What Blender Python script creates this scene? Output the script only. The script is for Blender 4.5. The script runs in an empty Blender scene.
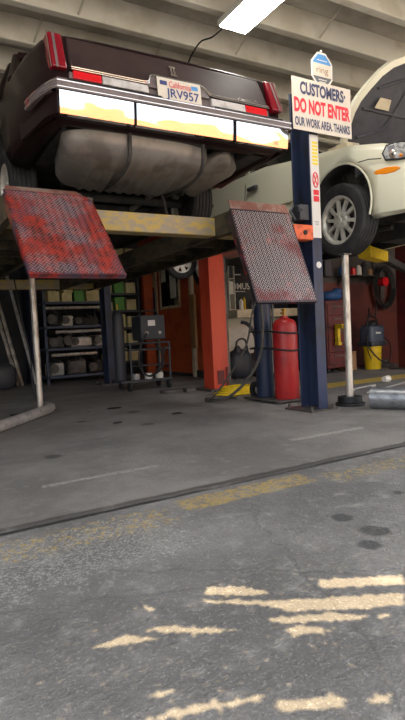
import bpy, bmesh, math, random
from mathutils import Vector, Matrix
PI = math.pi
random.seed(7)
SC = bpy.context.scene
COL = SC.collection

# ------------------------------------------------------------------ helpers
def lin(c):
    return tuple((x/12.92 if x <= .04045 else ((x+.055)/1.055)**2.4) for x in c)
def rgb(r, g, b):
    return lin((r/255, g/255, b/255)) + (1,)

class N:
    """small node builder"""
    def __init__(s, name):
        s.m = bpy.data.materials.new(name); s.m.use_nodes = True
        s.t = s.m.node_tree; s.b = s.t.nodes['Principled BSDF']
        s._p = None
    def n(s, typ, **kw):
        x = s.t.nodes.new(typ)
        for k, v in kw.items(): setattr(x, k, v)
        return x
    def link(s, a, b): s.t.links.new(a, b)
    def put(s, sock, v):
        if isinstance(v, bpy.types.NodeSocket): s.link(v, sock)
        else: sock.default_value = v
    def math(s, op, a, b=0.0, clamp=False):
        x = s.n('ShaderNodeMath', operation=op, use_clamp=clamp)
        s.put(x.inputs[0], a); s.put(x.inputs[1], b); return x.outputs[0]
    def pos(s, world=False):
        if world: return s.n('ShaderNodeNewGeometry').outputs['Position']
        return s.n('ShaderNodeTexCoord').outputs['Object']
    def noise(s, scale, detail=3, rough=.55, vec=None, stretch=None):
        x = s.n('ShaderNodeTexNoise'); x.inputs['Scale'].default_value = scale
        x.inputs['Detail'].default_value = detail; x.inputs['Roughness'].default_value = rough
        v = vec or s.pos()
        if stretch:
            mp = s.n('ShaderNodeMapping'); mp.inputs['Scale'].default_value = stretch; s.link(v, mp.inputs['Vector']); v = mp.outputs[0]
        s.link(v, x.inputs['Vector']); return x.outputs['Fac']
    def ramp(s, f, a, b, lo=0., hi=1.):
        x = s.n('ShaderNodeMapRange'); x.clamp = True; x.interpolation_type = 'SMOOTHSTEP'
        s.put(x.inputs[0], f); x.inputs[1].default_value = a; x.inputs[2].default_value = b
        x.inputs[3].default_value = lo; x.inputs[4].default_value = hi; return x.outputs[0]
    def mix(s, f, a, b):
        x = s.n('ShaderNodeMix', data_type='RGBA'); s.put(x.inputs[0], f); s.put(x.inputs[6], a); s.put(x.inputs[7], b)
        return x.outputs[2]
    def bump(s, h, strength=.3, dist=.01):
        x = s.n('ShaderNodeBump'); x.inputs['Strength'].default_value = strength; x.inputs['Distance'].default_value = dist
        s.put(x.inputs['Height'], h); s.link(x.outputs[0], s.b.inputs['Normal'])
    def set(s, **kw):
        for k, v in kw.items(): s.put(s.b.inputs[k.replace('_', ' ')], v)

def mat(name, c, rough=.5, metal=0., c2=None, scale=6., lo=.45, hi=.65, bump=0., bscale=40., coat=0., stretch=None, detail=4):
    k = N(name)
    if c2:
        f = k.ramp(k.noise(scale, detail, .6, stretch=stretch), lo, hi); col = k.mix(f, c, c2)
    else: col = c
    k.set(Base_Color=col, Roughness=rough, Metallic=metal, Coat_Weight=coat)
    if bump: k.bump(k.noise(bscale, 3), bump)
    return k.m

class MB:
    def __init__(s): s.bm = bmesh.new(); s.mi = 0
    def face(s, vs):
        try:
            f = s.bm.faces.new(vs); f.material_index = s.mi; return f
        except ValueError: return None
    def box(s, x0, x1, y0, y1, z0, z1, M=None):
        p = [Vector((x, y, z)) for z in (z0, z1) for y in (y0, y1) for x in (x0, x1)]
        if M: p = [M @ q for q in p]
        v = [s.bm.verts.new(q) for q in p]
        for f in ((0,2,3,1),(4,5,7,6),(0,1,5,4),(2,6,7,3),(0,4,6,2),(1,3,7,5)): s.face([v[i] for i in f])
        return s
    def loft(s, rings, cap=True, closed=True):
        R = [[s.bm.verts.new(Vector(p)) for p in r] for r in rings]
        n = len(R[0])
        for a, b in zip(R, R[1:]):
            for i in range(n if closed else n-1):
                j = (i+1) % n
                s.face([a[i], a[j], b[j], b[i]])
        if cap: s.face(list(reversed(R[0]))); s.face(R[-1])
        return s
    def frame(s, d):
        d = Vector(d).normalized(); u = d.orthogonal().normalized(); return u, d.cross(u)
    def cyl(s, p0, p1, r0, r1=None, n=16, cap=True):
        p0, p1 = Vector(p0), Vector(p1); r1 = r0 if r1 is None else r1
        u, w = s.frame(p1-p0)
        ring = lambda p, r: [p + u*(r*math.cos(2*PI*i/n)) + w*(r*math.sin(2*PI*i/n)) for i in range(n)]
        return s.loft([ring(p0, r0), ring(p1, r1)], cap)
    def tube(s, pts, r, n=8, smooth=0, closed=False):
        P = [Vector(p) for p in pts]
        if smooth:
            Q = []
            for i in range(len(P)-1):
                a, b = P[max(i-1, 0)], P[i]; c, d = P[i+1], P[min(i+2, len(P)-1)]
                for k in range(smooth):
                    t = k/smooth
                    Q.append(.5*((2*b)+(c-a)*t+(2*a-5*b+4*c-d)*t*t+(3*b-a-3*c+d)*t**3))
            Q.append(P[-1]); P = Q
        m = len(P); rings = []
        u = None
        for i in range(m):
            if closed: t = P[(i+1) % m]-P[i-1]
            else: t = P[min(i+1, m-1)]-P[max(i-1, 0)]
            t.normalize()
            if u is None: u = t.orthogonal().normalized()
            else: u = (u - t*u.dot(t)).normalized()
            w = t.cross(u); rr = r[i] if isinstance(r, (list, tuple)) else r
            rings.append([P[i]+u*(rr*math.cos(2*PI*k/n))+w*(rr*math.sin(2*PI*k/n)) for k in range(n)])
        if closed: rings.append(rings[0]); return s.loft(rings, False)
        return s.loft(rings)
    def lathe(s, prof, o, axis=(0,0,1), n=24, cap=False):
        o = Vector(o); a = Vector(axis).normalized(); u, w = s.frame(a)
        rings = [[o + a*h + u*(r*math.cos(2*PI*i/n)) + w*(r*math.sin(2*PI*i/n)) for i in range(n)] for r, h in prof]
        return s.loft(rings, cap)
    def prism(s, pts, d):
        d = Vector(d); a = [Vector(p) for p in pts]
        return s.loft([a, [p+d for p in a]])
    def ball(s, c, r, n=12, m=8, e=1.):
        c = Vector(c); r = r if isinstance(r, (tuple, list)) else (r, r, r)
        f = lambda x: math.copysign(abs(x)**e, x)
        rings = []
        for j in range(m+1):
            th = -PI/2 + PI*j/m; ct, st = max(f(math.cos(th)), .02), f(math.sin(th))
            rings.append([c + Vector((r[0]*ct*f(math.cos(2*PI*i/n)), r[1]*ct*f(math.sin(2*PI*i/n)), r[2]*st)) for i in range(n)])
        return s.loft(rings)
    def build(s, name, m, parent=None, bevel=0., smooth=35, seg=2):
        bm = s.bm
        bmesh.ops.recalc_face_normals(bm, faces=bm.faces[:])
        if parent is not None:
            M = Matrix.Identity(4); p = parent
            while p is not None: M = p.matrix_basis @ M; p = p.parent
            bm.transform(M.inverted())
        me = bpy.data.meshes.new(name); bm.to_mesh(me); bm.free()
        ms = m if isinstance(m, (list, tuple)) else [m]
        for q in ms: me.materials.append(q)
        for p in me.polygons: p.use_smooth = True
        me.set_sharp_from_angle(angle=math.radians(smooth))
        o = bpy.data.objects.new(name, me); COL.objects.link(o)
        if parent is not None: o.parent = parent
        if bevel:
            b = o.modifiers.new('edge', 'BEVEL'); b.width = bevel; b.segments = seg; b.limit_method = 'ANGLE'; b.angle_limit = math.radians(40)
            b.harden_normals = False
        return o

def tag(o, label=None, cat=None, group=None, kind=None):
    if label: o['label'] = label
    if cat: o['category'] = cat
    if group: o['group'] = group
    if kind: o['kind'] = kind
    return o
def thing(name, label, cat, loc=(0,0,0), rz=0., group=None):
    o = bpy.data.objects.new(name, None); COL.objects.link(o)
    o.empty_display_size = .1; o.location = loc; o.rotation_euler = (0, 0, rz)
    bl = Matrix.Translation(loc) @ Matrix.Rotation(rz, 4, 'Z'); o.matrix_basis = bl
    return tag(o, label, cat, group)
def struct(o): o['kind'] = 'structure'; return o
def copy_tree(o, parent=None):
    c = o.copy(); COL.objects.link(c)
    if parent: c.parent = parent
    for ch in list(o.children): copy_tree(ch, c)
    return c
def cut(o, cutters):
    """boolean the cutter meshes out of o and drop them"""
    for c in cutters:
        md = o.modifiers.new('cut', 'BOOLEAN'); md.operation = 'DIFFERENCE'; md.object = c; md.solver = 'EXACT'; md.material_mode = 'TRANSFER'
    bpy.context.view_layer.update()
    dg = bpy.context.evaluated_depsgraph_get()
    me = bpy.data.meshes.new_from_object(o.evaluated_get(dg), depsgraph=dg)
    o.modifiers.clear(); o.data = me
    for c in cutters: bpy.data.objects.remove(c, do_unlink=True)
    return o
def text(mb, body, o, right, up, w, h, depth=.002, bold=0.):
    """letters filling a w x h box whose lower-left corner is o"""
    cu = bpy.data.curves.new('letters', 'FONT'); cu.body = body; cu.offset = bold; cu.resolution_u = 3
    ob = bpy.data.objects.new('letters', cu); COL.objects.link(ob)
    bpy.context.view_layer.update(); dg = bpy.context.evaluated_depsgraph_get()
    me = bpy.data.meshes.new_from_object(ob.evaluated_get(dg), depsgraph=dg)
    bpy.data.objects.remove(ob, do_unlink=True)
    xs = [v.co.x for v in me.vertices]; ys = [v.co.y for v in me.vertices]
    x0, x1, y0, y1 = min(xs), max(xs), min(ys), max(ys)
    o, right, up = Vector(o), Vector(right).normalized(), Vector(up).normalized(); nn = right.cross(up)
    vs = [mb.bm.verts.new(o + right*((v.co.x-x0)/(x1-x0)*w) + up*((v.co.y-y0)/(y1-y0)*h) + nn*depth) for v in me.vertices]
    for p in me.polygons: mb.face([vs[i] for i in p.vertices])
    bpy.data.meshes.remove(me)
    return mb

# ------------------------------------------------------------------ materials
M = {}
M['ceil'] = mat('old painted ceiling timber', rgb(214,208,196), .8, c2=rgb(196,188,172), scale=2.2, bump=.1, bscale=12)
M['deck'] = mat('roof deck boards', rgb(190,184,174), .85, c2=rgb(168,162,152), scale=2)
M['steel_strap'] = mat('galvanised strap', rgb(190,184,170), .5, .3)
M['dark_wall'] = mat('grimy dark wall', rgb(58,56,56), .8, c2=rgb(40,40,44), scale=1.5)
M['orange'] = mat('orange painted plywood', rgb(190,84,38), .55, c2=rgb(160,66,30), scale=2.5, bump=.05)
M['redwall'] = mat('rust red painted wall', rgb(98,40,28), .6, c2=rgb(72,30,24), scale=2)
M['greywall'] = mat('dingy pale wall', rgb(76,71,65), .7, c2=rgb(48,45,43), scale=2)
M['lamp'] = N('fluorescent diffuser'); M['lamp'].set(Base_Color=rgb(250,250,245), Emission_Color=(1,.97,.9,1), Emission_Strength=9.); M['lamp'] = M['lamp'].m
M['yard'] = mat('pale yard for bounce', rgb(164,164,162), .8, c2=rgb(148,148,146), scale=.6)  # unseen yard, added paler than the apron to bounce sun onto the ceiling
M['white_metal'] = mat('white enamel', rgb(225,225,220), .4)
M['carpaint'] = mat('dark maroon car paint', rgb(34,22,22), .28, 0., coat=.0)
M['carpaint'].node_tree.nodes['Principled BSDF'].inputs['Specular IOR Level'].default_value = .10
M['lidpaint'] = mat('dusty maroon lid paint', rgb(62,49,47), .45, 0., c2=rgb(52,41,40), scale=3)
M['lidpaint'].node_tree.nodes['Principled BSDF'].inputs['Specular IOR Level'].default_value = .2
M['bumpergrey'] = mat('faded bumper rubber', rgb(112,100,98), .5, c2=rgb(96,86,84), scale=5)
M['black'] = mat('black rubber trim', rgb(24,24,25), .6)
M['under'] = mat('grimy underbody', rgb(40,38,37), .75, c2=rgb(60,55,50), scale=7)
M['tank'] = mat('dull coated fuel tank steel', rgb(130,123,117), .4, .3, c2=rgb(104,97,91), scale=5, bump=.08, bscale=30)
M['muffler'] = mat('aluminised muffler steel', rgb(134,126,118), .45, .4, c2=rgb(108,100,92), scale=5)
M['rubber'] = mat('tyre rubber', rgb(38,37,38), .75, c2=rgb(52,50,49), scale=9)
M['glass'] = mat('dark tinted glass', rgb(20,24,24), .05, 0, coat=.5)
M['lens_red'] = mat('red lamp lens', rgb(128,12,30), .22, coat=.3)
M['lens_red2'] = mat('bright red reflector', rgb(215,25,35), .2, coat=.4)
M['lens_white'] = mat('milky reversing lens', rgb(205,200,196), .25, c2=rgb(175,170,166), scale=18)
M['lens_amber'] = mat('amber lens', rgb(238,140,30), .2, coat=.4)
M['chromeline'] = mat('bright trim', rgb(215,208,202), .18, .9)
M['alloy'] = mat('alloy wheel', rgb(206,200,188), .38, .3, c2=rgb(180,172,160), scale=12)
k = N('chrome bumper panel'); nz = k.noise(3.4, 1, .4, stretch=(1., 1., 2.)); k.bump(nz, .16, .05)
k.set(Base_Color=rgb(226,228,232), Metallic=1., Roughness=.05); M['chrome'] = k.m
M['cream'] = mat('cream car paint', rgb(222,218,194), .28, 0, coat=.5)
M['hooddark'] = mat('hood underside', rgb(66,66,72), .6, c2=rgb(52,52,58), scale=4)
M['engine'] = mat('engine bay parts', rgb(48,46,45), .55, .3, c2=rgb(90,84,76), scale=14)
M['headlens'] = mat('clear headlamp', rgb(168,170,172), .06, .5, c2=rgb(232,232,230), scale=22, lo=.45, hi=.55, coat=1.)
M['navy'] = mat('navy painted steel', rgb(34,42,66), .5, .1, c2=rgb(26,32,48), scale=5, bump=.05)
M['navyworn'] = mat('worn blue painted steel', rgb(42,52,80), .5, .1, c2=rgb(36,40,50), scale=6, stretch=(1,1,.4))
M['redpost'] = mat('orange red painted column', rgb(200,70,42), .5, c2=rgb(178,56,34), scale=4, stretch=(1,1,.3))
M['darkred'] = mat('dark red painted steel', rgb(92,26,26), .5, c2=rgb(64,22,24), scale=5)
M['orangebr'] = mat('orange bracket steel', rgb(226,104,60), .5, c2=rgb(190,80,46), scale=20)
M['yellowworn'] = mat('worn yellow crossbeam paint', rgb(164,138,66), .55, .1, c2=rgb(136,124,104), scale=18, lo=.40, hi=.58, bump=.1, bscale=60, stretch=(.5,1,1))
M['dirtysteel'] = mat('dirty runway steel', rgb(78,68,48), .7, .1, c2=rgb(40,36,32), scale=8, stretch=(1,.5,1))
M['galv'] = mat('scuffed bright pole', rgb(206,198,186), .4, .55, c2=rgb(150,140,128), scale=16, stretch=(1,1,.25))
M['greypipe'] = mat('grey steel pipe', rgb(186,182,176), .4, .35, c2=rgb(156,152,148), scale=9)
M['duct'] = mat('galvanised duct', rgb(150,152,156), .38, .6, c2=rgb(120,122,128), scale=7, stretch=(3,.6,3))
M['redgas'] = mat('red gas bottle enamel', rgb(172,38,38), .4, c2=rgb(146,30,32), scale=5)
M['bluegas'] = mat('blue gas bottle enamel', rgb(34,44,68), .45, c2=rgb(28,36,54), scale=5)
M['hosegrey'] = mat('dusty rubber hose', rgb(74,70,64), .6, c2=rgb(52,50,47), scale=12)
M['brass'] = mat('brass', rgb(170,130,60), .35, .8)
M['yellow'] = mat('yellow plastic', rgb(232,196,30), .45, c2=rgb(206,170,30), scale=8)
M['bench'] = mat('painted bench board', rgb(204,190,160), .6, c2=rgb(178,164,136), scale=4)
M['benchpanel'] = mat('off white panel', rgb(196,192,180), .6, c2=rgb(172,168,156), scale=3)
M['charcoal'] = mat('charcoal plastic', rgb(58,60,66), .5)
M['greyblue'] = mat('grey blue plastic', rgb(78,86,100), .45)
M['white'] = mat('white print', rgb(222,218,212), .5)
M['paper'] = mat('white paper', rgb(224,220,206), .7, c2=rgb(206,202,188), scale=5)
M['signwhite'] = mat('sign board', rgb(214,204,188), .5)
M['inkblue'] = mat('navy sign ink', rgb(62,66,98), .5)
M['inkred'] = mat('red sign ink', rgb(224,42,58), .5)
M['inkyellow'] = mat('yellow label', rgb(232,208,40), .5)
M['skyblue'] = mat('sky blue print', rgb(88,150,205), .4)
M['inkgrey'] = mat('grey print', rgb(96,100,104), .5)
M['tanprint'] = mat('tan print', rgb(150,120,90), .5)
M['cardboard'] = mat('cardboard', rgb(160,122,84), .7, c2=rgb(140,106,72), scale=5)
M['creambox'] = mat('cream carton', rgb(205,190,140), .65, c2=rgb(186,170,118), scale=8)
M['greenbox'] = mat('green carton', rgb(92,150,66), .6)
M['bluebox'] = mat('blue carton', rgb(40,84,140), .6)
M['castiron'] = mat('cast metal', rgb(96,92,88), .5, .5, c2=rgb(66,62,60), scale=8, bump=.15)
M['rack'] = mat('blue grey rack steel', rgb(72,80,98), .5, .3)
M['bark'] = mat('bark', rgb(90,74,58), .9)
M['leaf'] = mat('leaves', rgb(70,96,44), .6, c2=rgb(96,120,60), scale=4)
M['stucco'] = mat('pale stucco', rgb(226,214,192), .8)
M['claytile'] = mat('clay roof tile', rgb(190,112,62), .8, c2=rgb(160,92,52), scale=3)
M['plateprint'] = mat('plate red script', rgb(214,70,80), .5)
M['plateblue'] = mat('plate blue', rgb(54,62,116), .5)

# floor: oily concrete, world placed marks
def ground_mat(name, base, dark, light, speck, marks):
    k = N(name); P = k.pos(True)
    sep = k.n('ShaderNodeSeparateXYZ'); k.link(P, sep.inputs[0]); X, Y = sep.outputs[0], sep.outputs[1]
    n1 = k.noise(1.3, 6, .65, P); n2 = k.noise(9, 5, .7, P); n3 = k.noise(120, 3, .65, P); n4 = k.noise(48, 3, .6, P)
    c = k.mix(k.ramp(n1, .38, .66), dark, base)
    c = k.mix(k.math('MULTIPLY', k.ramp(n2, .5, .75), .55), c, light)
    c = k.mix(k.math('MULTIPLY', k.ramp(n3, .56, .7), speck), c, light)
    c = k.mix(k.math('MULTIPLY', k.ramp(n4, .60, .72), speck), c, dark)
    ctx = dict(k=k, X=X, Y=Y, n1=n1, n2=n2, n3=n3, n4=n4, P=P)
    c = marks(ctx, c)
    rgh = k.ramp(n2, .3, .7, .62, .82)
    k.set(Base_Color=c, Roughness=rgh)
    k.bump(k.math('ADD', n3, k.math('MULTIPLY', n4, 1.5)), .7, .008)
    return k.m
def band(g, v, c0, half, soft, wob=0.):
    k = g['k']
    if wob: v = k.math('ADD', v, k.math('MULTIPLY', k.math('SUBTRACT', g['n2'], .5), wob))
    d = k.math('ABSOLUTE', k.math('SUBTRACT', v, c0))
    return k.ramp(d, half, half+soft, 1., 0.)
def rect(g, x0, x1, y0, y1, soft=.02, wob=.05):
    k = g['k']
    return k.math('MULTIPLY', band(g, g['X'], (x0+x1)/2, (x1-x0)/2, soft, wob*2), band(g, g['Y'], (y0+y1)/2, (y1-y0)/2, soft, wob))
def spot(g, x, y, r, wob=.2, sx=1.):
    k = g['k']
    dx = k.math('MULTIPLY', k.math('SUBTRACT', g['X'], x), sx); dy = k.math('SUBTRACT', g['Y'], y)
    d = k.math('SQRT', k.math('ADD', k.math('MULTIPLY', dx, dx), k.math('MULTIPLY', dy, dy)))
    d = k.math('ADD', d, k.math('MULTIPLY', k.math('SUBTRACT', g['n2'], .5), wob))
    return k.ramp(d, r*.7, r*1.2, 1., 0.)
def inside_marks(g, c):
    k = g['k']
    c = k.mix(k.math('MULTIPLY', band(g, g['Y'], 2.335, .012, .03, .05), .8), c, rgb(52,49,46))
    w = rect(g, 2.36, 3.03, 2.885, 2.925, .02, .06)
    w2 = rect(g, .66, 1.32, 2.885, 2.915, .02, .06)
    m = k.math('MULTIPLY', k.math('MAXIMUM', w, w2), k.ramp(g['n4'], .36, .56))
    c = k.mix(k.math('MULTIPLY', m, .75), c, rgb(176,172,164))
    yb = rect(g, 4.5, 8.5, 5.05, 5.42, .03, .12)
    c = k.mix(k.math('MULTIPLY', yb, k.ramp(g['n4'], .36, .52)), c, rgb(214,178,64))
    for x, y, r in ((1.9,4.3,.10),(2.1,5.1,.12),(1.5,4.9,.09),(2.4,4.6,.06),(1.75,5.5,.08),(3.6,4.3,.12),(.9,3.6,.12)):
        c = k.mix(k.math('MULTIPLY', spot(g, x, y, r*.55), .6), c, rgb(34,33,33))
    return c
def outside_marks(g, c):
    k = g['k']
    y1 = rect(g, 1.12, 1.84, 2.10, 2.24, .03, .06); y2 = rect(g, .25, .98, 2.02, 2.20, .05, .12); y3 = rect(g, 1.95, 3.2, 2.02, 2.14, .05, .12)
    f = k.math('MAXIMUM', k.math('MULTIPLY', y1, k.ramp(g['n4'], .40, .56, .1, 1.)), k.math('MULTIPLY', k.math('MAXIMUM', y2, y3), k.ramp(g['n4'], .5, .62)))
    c = k.mix(k.math('MULTIPLY', f, .72), c, rgb(186,156,80))
    pale = rect(g, .2, .9, 1.75, 2.15, .1, .5)
    c = k.mix(k.math('MULTIPLY', k.math('MULTIPLY', pale, k.ramp(g['n3'], .46, .6)), .4), c, rgb(196,194,188))
    for x, y, r, sx in ((1.56,1.62,.045,1.),(1.56,1.44,.06,1.),(1.44,1.36,.045,1.),(2.0,1.7,.03,1.)):
        c = k.mix(k.math('MULTIPLY', spot(g, x, y, r, .06, sx), .75), c, rgb(58,58,60))
    # hairline cracks wandering across the slab
    for a, b, cc, half in ((.62,.78,1.72,.004),(.9,-.35,.52,.003),(.35,.94,1.62,.003)):
        v = k.math('ADD', k.math('MULTIPLY', g['X'], a), k.math('MULTIPLY', g['Y'], b))
        v = k.math('ADD', v, k.math('MULTIPLY', k.math('SUBTRACT', g['n1'], .5), .35))
        c = k.mix(k.math('MULTIPLY', band(g, v, cc, half, .006, .02), .22), c, rgb(50,50,52))
    # old dark joint along the threshold
    c = k.mix(band(g, g['Y'], 2.325, .008, .02, .02), c, rgb(40,38,36))
    return c
M['floor'] = ground_mat('oily concrete floor', rgb(142,137,131), rgb(116,112,108), rgb(162,157,150), .45, inside_marks)
M['ground'] = ground_mat('weathered concrete apron', rgb(134,131,128), rgb(104,102,100), rgb(172,168,162), .6, outside_marks)

# diamond plate: red paint worn to metal with blue grey rubbed spots
def ramp_mat(name, wear):
    k = N(name); n1 = k.noise(3.2, 4, .6); n2 = k.noise(22, 3, .6); n3 = k.noise(6, 3, .6, stretch=(1.3,1,.8))
    red = k.mix(k.ramp(n2, .4, .6), rgb(138,40,32), rgb(72,30,30))
    c = k.mix(k.math('MULTIPLY', k.ramp(n3, .48, .60), .85), red, rgb(58,54,66))
    worn = k.math('ADD', n1, k.math('MULTIPLY', k.math('SUBTRACT', n2, .5), .5))
    wf = k.ramp(worn, wear, wear+.16)
    c = k.mix(wf, c, rgb(58,48,50))
    k.set(Base_Color=c, Metallic=k.math('MULTIPLY', wf, .5), Roughness=.42)
    k.bump(n2, .2, .004); return k.m
M['ramp_red'] = ramp_mat('red worn diamond plate', .60)
M['ramp_grey'] = ramp_mat('red plate rubbed to metal', .36)
M['lug'] = mat('rubbed plate lugs', rgb(204,190,186), .32, .4, c2=rgb(186,92,84), scale=2.6, lo=.47, hi=.62)
M['lug_red'] = mat('rubbed red plate lugs', rgb(160,60,46), .4, .15, c2=rgb(138,124,124), scale=4.2, lo=.44, hi=.58)
M['lip'] = mat('brown worn hinge plate', rgb(128,84,72), .5, .2, c2=rgb(150,130,116), scale=9)

# ------------------------------------------------------------------ setting
mb = MB()                                                           # floor with a ragged front edge
xs = [-5+i*.125 for i in range(121)]
fy = [2.335+random.uniform(-.012,.012)+.012*math.sin(x*3.1) for x in xs]
top = [mb.bm.verts.new((x, y, 0)) for x, y in zip(xs, fy)]; back = [mb.bm.verts.new((x, 10.6, 0)) for x in xs]; low = [mb.bm.verts.new((x, y-.004, -.05)) for x, y in zip(xs, fy)]
for i in range(120):
    mb.face([top[i], top[i+1], back[i+1], back[i]]); mb.face([low[i], low[i+1], top[i+1], top[i]])
struct(mb.build('floor', M['floor']))
struct(MB().box(-28, 34, -2.4, 2.6, -.20, -.012).build('ground', M['ground']))
struct(MB().box(-28, 34, -32, -2.4, -.20, -.012).build('ground', M['yard']))
struct(MB().box(-5.2, 10.2, 2.5, 10.8, 3.96, 4.12).build('ceiling', M['deck']))
for i in range(-1, 11):                                             # roof purlins, pale timber
    y = 3.62+.635*i
    struct(MB().box(-5.2, 10.2, y, y+.09, 3.70, 3.96).build('trim_%d' % (i+2), M['ceil'], bevel=.008))
struct(MB().box(-5.2, 10.2, 2.5, 2.6, 3.66, 4.2).build('trim_20', M['ceil']))
struct(MB().box(-5.2, 4.6, 10.4, 10.6, 0, 4.0).build('wall_back', M['dark_wall']))
struct(MB().box(-5.2, -5.0, 2.4, 10.6, -.05, 4.0).build('wall_left', M['dark_wall']))
struct(MB().box(9.9, 10.1, 2.4, 10.6, -.05, 4.0).build('wall_right', M['dark_wall']))
struct(MB().box(4.6, 4.72, 7.65, 10.4, 0, 4.0).build('wall_office', M['orange']))
struct(MB().box(4.62, 4.72, 7.63, 10.4, 0, .12).build('baseboard_office', M['dark_wall'])).location.x = -.045
struct(MB().box(4.6, 6.25, 7.65, 7.8, 0, 4.0).build('wall_front', M['dark_wall']))
struct(MB().box(6.25, 6.4, 6.95, 7.8, 0, 4.0).build('wall_side', M['dark_wall']))
o = MB().box(6.4, 9.9, 6.95, 7.1, 0, 1.5).build('wall_red', M['redwall']); struct(o)
struct(MB().box(6.4, 9.9, 6.95, 7.1, 1.5, 4.0).build('wall_upper', M['greywall']))
# sway braces of the roof
def brace(n, x, i):
    y = 3.62+.635*i
    b = MB(); b.tube([(x, y-.005, 3.72), (x+.06, y-.32, 3.94)], .011, 6); b.tube([(x+.06-.2, y-.25, 3.945), (x+.06+.2, y-.25, 3.945)], .012, 6)
    struct(b.build('trim_%d' % n, M['steel_strap']))
brace(30, 4.03, 1); brace(31, 3.42, 2); brace(32, 1.70, 2); brace(33, 1.45, 3); brace(34, 2.7, 3); brace(35, 5.0, 0); brace(36, 2.4, 1)

# ------------------------------------------------------------------ ceiling lamp + wire
t = thing('ceiling_light', 'long glowing fluorescent ceiling light hanging under the roof beams', 'lamp', (2.98,3.6,3.6))
MB().box(2.82, 3.14, 2.95, 4.30, 3.585, 3.64).build('housing', M['white_metal'], t, .008)
MB().box(2.84, 3.12, 2.97, 4.28, 3.57, 3.586).build('diffuser', M['lamp'], t)
w = MB(); w.tube([(2.9,4.28,3.6),(2.84,4.42,3.55),(2.80,4.6,3.57),(2.80,4.85,3.47),(2.86,5.0,3.3),(2.9,5.05,3.05)], .008, 6, 5)
tag(w.build('power_cable', M['black']), 'thin black wire drooping from the ceiling light behind the dark sedan', 'cable')

# ------------------------------------------------------------------ car parts shared
def tyre(mb, c, ax, R, W, rim, n=48):
    """treaded tyre: grooves round it, centre c, axle direction ax"""
    h = W/2
    prof = [(rim, -h*.86), (rim+.02, -h*.98), (R*.86, -h*1.02), (R*.95, -h*.97), (R*.985, -h*.86)]
    g = 5
    for i in range(g):
        a = -h*.86 + (i+.12)*(2*h*.86)/g; b = -h*.86 + (i+.88)*(2*h*.86)/g
        prof += [(R*.972, a), (R, a+.006), (R, b-.006), (R*.972, b)]
    prof += [(R*.985, h*.86), (R*.95, h*.97), (R*.86, h*1.02), (rim+.02, h*.98), (rim, h*.86)]
    mb.lathe(prof, c, ax, n); return mb
def spoke_rim(mb, c, ax, R, W, n=10, hub=.05, sw=.22):
    """alloy wheel: barrel, spokes, hub, lug nuts; ax points to the outside"""
    c = Vector(c); ax = Vector(ax).normalized()
    mb.lathe([(R, -W*.42), (R*.9, -W*.36), (R*.9, W*.3), (R*1.02, W*.42), (R*1.03, W*.45), (R*.94, W*.43), (R*.86, W*.30)], c, ax, 40)
    u, v = mb.frame(ax)
    for i in range(n):
        a = 2*PI*i/n; d = u*math.cos(a)+v*math.sin(a); tt = -u*math.sin(a)+v*math.cos(a)
        p = lambda r, s, hgt: c + d*r + tt*s + ax*hgt
        w0, w1 = R*sw*.75, R*sw
        top = [p(R*.2,-w0*.6,W*.36), p(R*.2,w0*.6,W*.36), p(R*.90,w1*.62,W*.34), p(R*.90,-w1*.62,W*.34)]
        mb.loft([[q-ax*.03 for q in top], top])
    mb.lathe([(.001,W*.40),(R*.12,W*.40),(R*.15,W*.37),(R*.36,W*.36),(R*.40,W*.30),(R*.40,W*.1)], c, ax, 24)
    for i in range(5):
        a = 2*PI*i/5+.3; q = c + (u*math.cos(a)+v*math.sin(a))*R*.27
        mb.cyl(q+ax*W*.34, q+ax*W*.42, .012, n=8)
    return mb
def wheel(car, c, ax, R, W, rim, n=10, sw=.22):
    w = tyre(MB(), c, ax, R, W, rim).build('wheel', M['rubber'], car, smooth=30)
    spoke_rim(MB(), c, ax, rim, W, n, sw=sw).build('rim', M['alloy'], w)
    q = Vector(c); a_ = Vector(ax); MB().cyl(q-a_*.02, q+a_*.005, rim*.88, n=28).build('backing_disc', M['under'], w)  # dark disc backing the spokes, fills the gaps between them
    return w

def body_loft(st, place, inset=.9):
    """st: (v, half width, bottom, waist, top) stations; place(u, v, w) to world"""
    mb = MB(); rings = []
    for v, hw, bot, top in st:
        mid = bot*.45+top*.55
        half = [(.0, bot), (hw*.6, bot), (hw*.93, bot), (hw*.975, bot+.03), (hw*.995, bot+.10), (hw, mid), (hw*.99, mid+.03), (hw*.972, top-.07), (hw*.955, top-.025), (hw*.925, top-.003), (hw*.6, top+.012), (0, top+.018)]
        ring = half + [(-u, w) for u, w in reversed(half[1:-1])]
        rings.append([place(u, v, w) for u, w in ring])
    mb.loft(rings); return mb

# ------------------------------------------------------------------ the dark sedan on the lift
CX, CY, CZ = 1.82, 3.20, 1.70
def cp(u, v, w):
    if v < .3: v = v + max(0., w-.68)*.42*(1-v/.3)
    return (CX+u, CY+v, CZ+w)
car = thing('sedan_car', 'dark maroon sedan seen from its tail, raised on the car lift', 'car', (CX, CY+2.3, CZ))
st = [(.075,.845,.42,.945),(.11,.868,.40,.965),(.25,.915,.40,.968),(.5,.955,.40,.978),(.85,.975,.39,.99),(1.3,.975,.36,1.0),(2.4,.95,.2,.99),(3.3,.93,.2,.96),(4.0,.90,.24,.90),(4.6,.86,.3,.80),(4.8,.80,.38,.70)]
body = body_loft(st, cp).build('body', M['carpaint'], car)
cs = []
for v in (1.42, 3.95):
    for s in (-1, 1):
        c = MB(); c.cyl((CX+s*.60, CY+v, CZ+.36), (CX+s*1.2, CY+v, CZ+.36), .40, n=32); cs.append(c.build('cutter', M['under']))
c = MB().box(CX-.80, CX+.80, CY+.20, CY+4.4, CZ-.1, CZ+.56).build('cutter', M['under']); cs.append(c)
for cc in cs: pass
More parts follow.
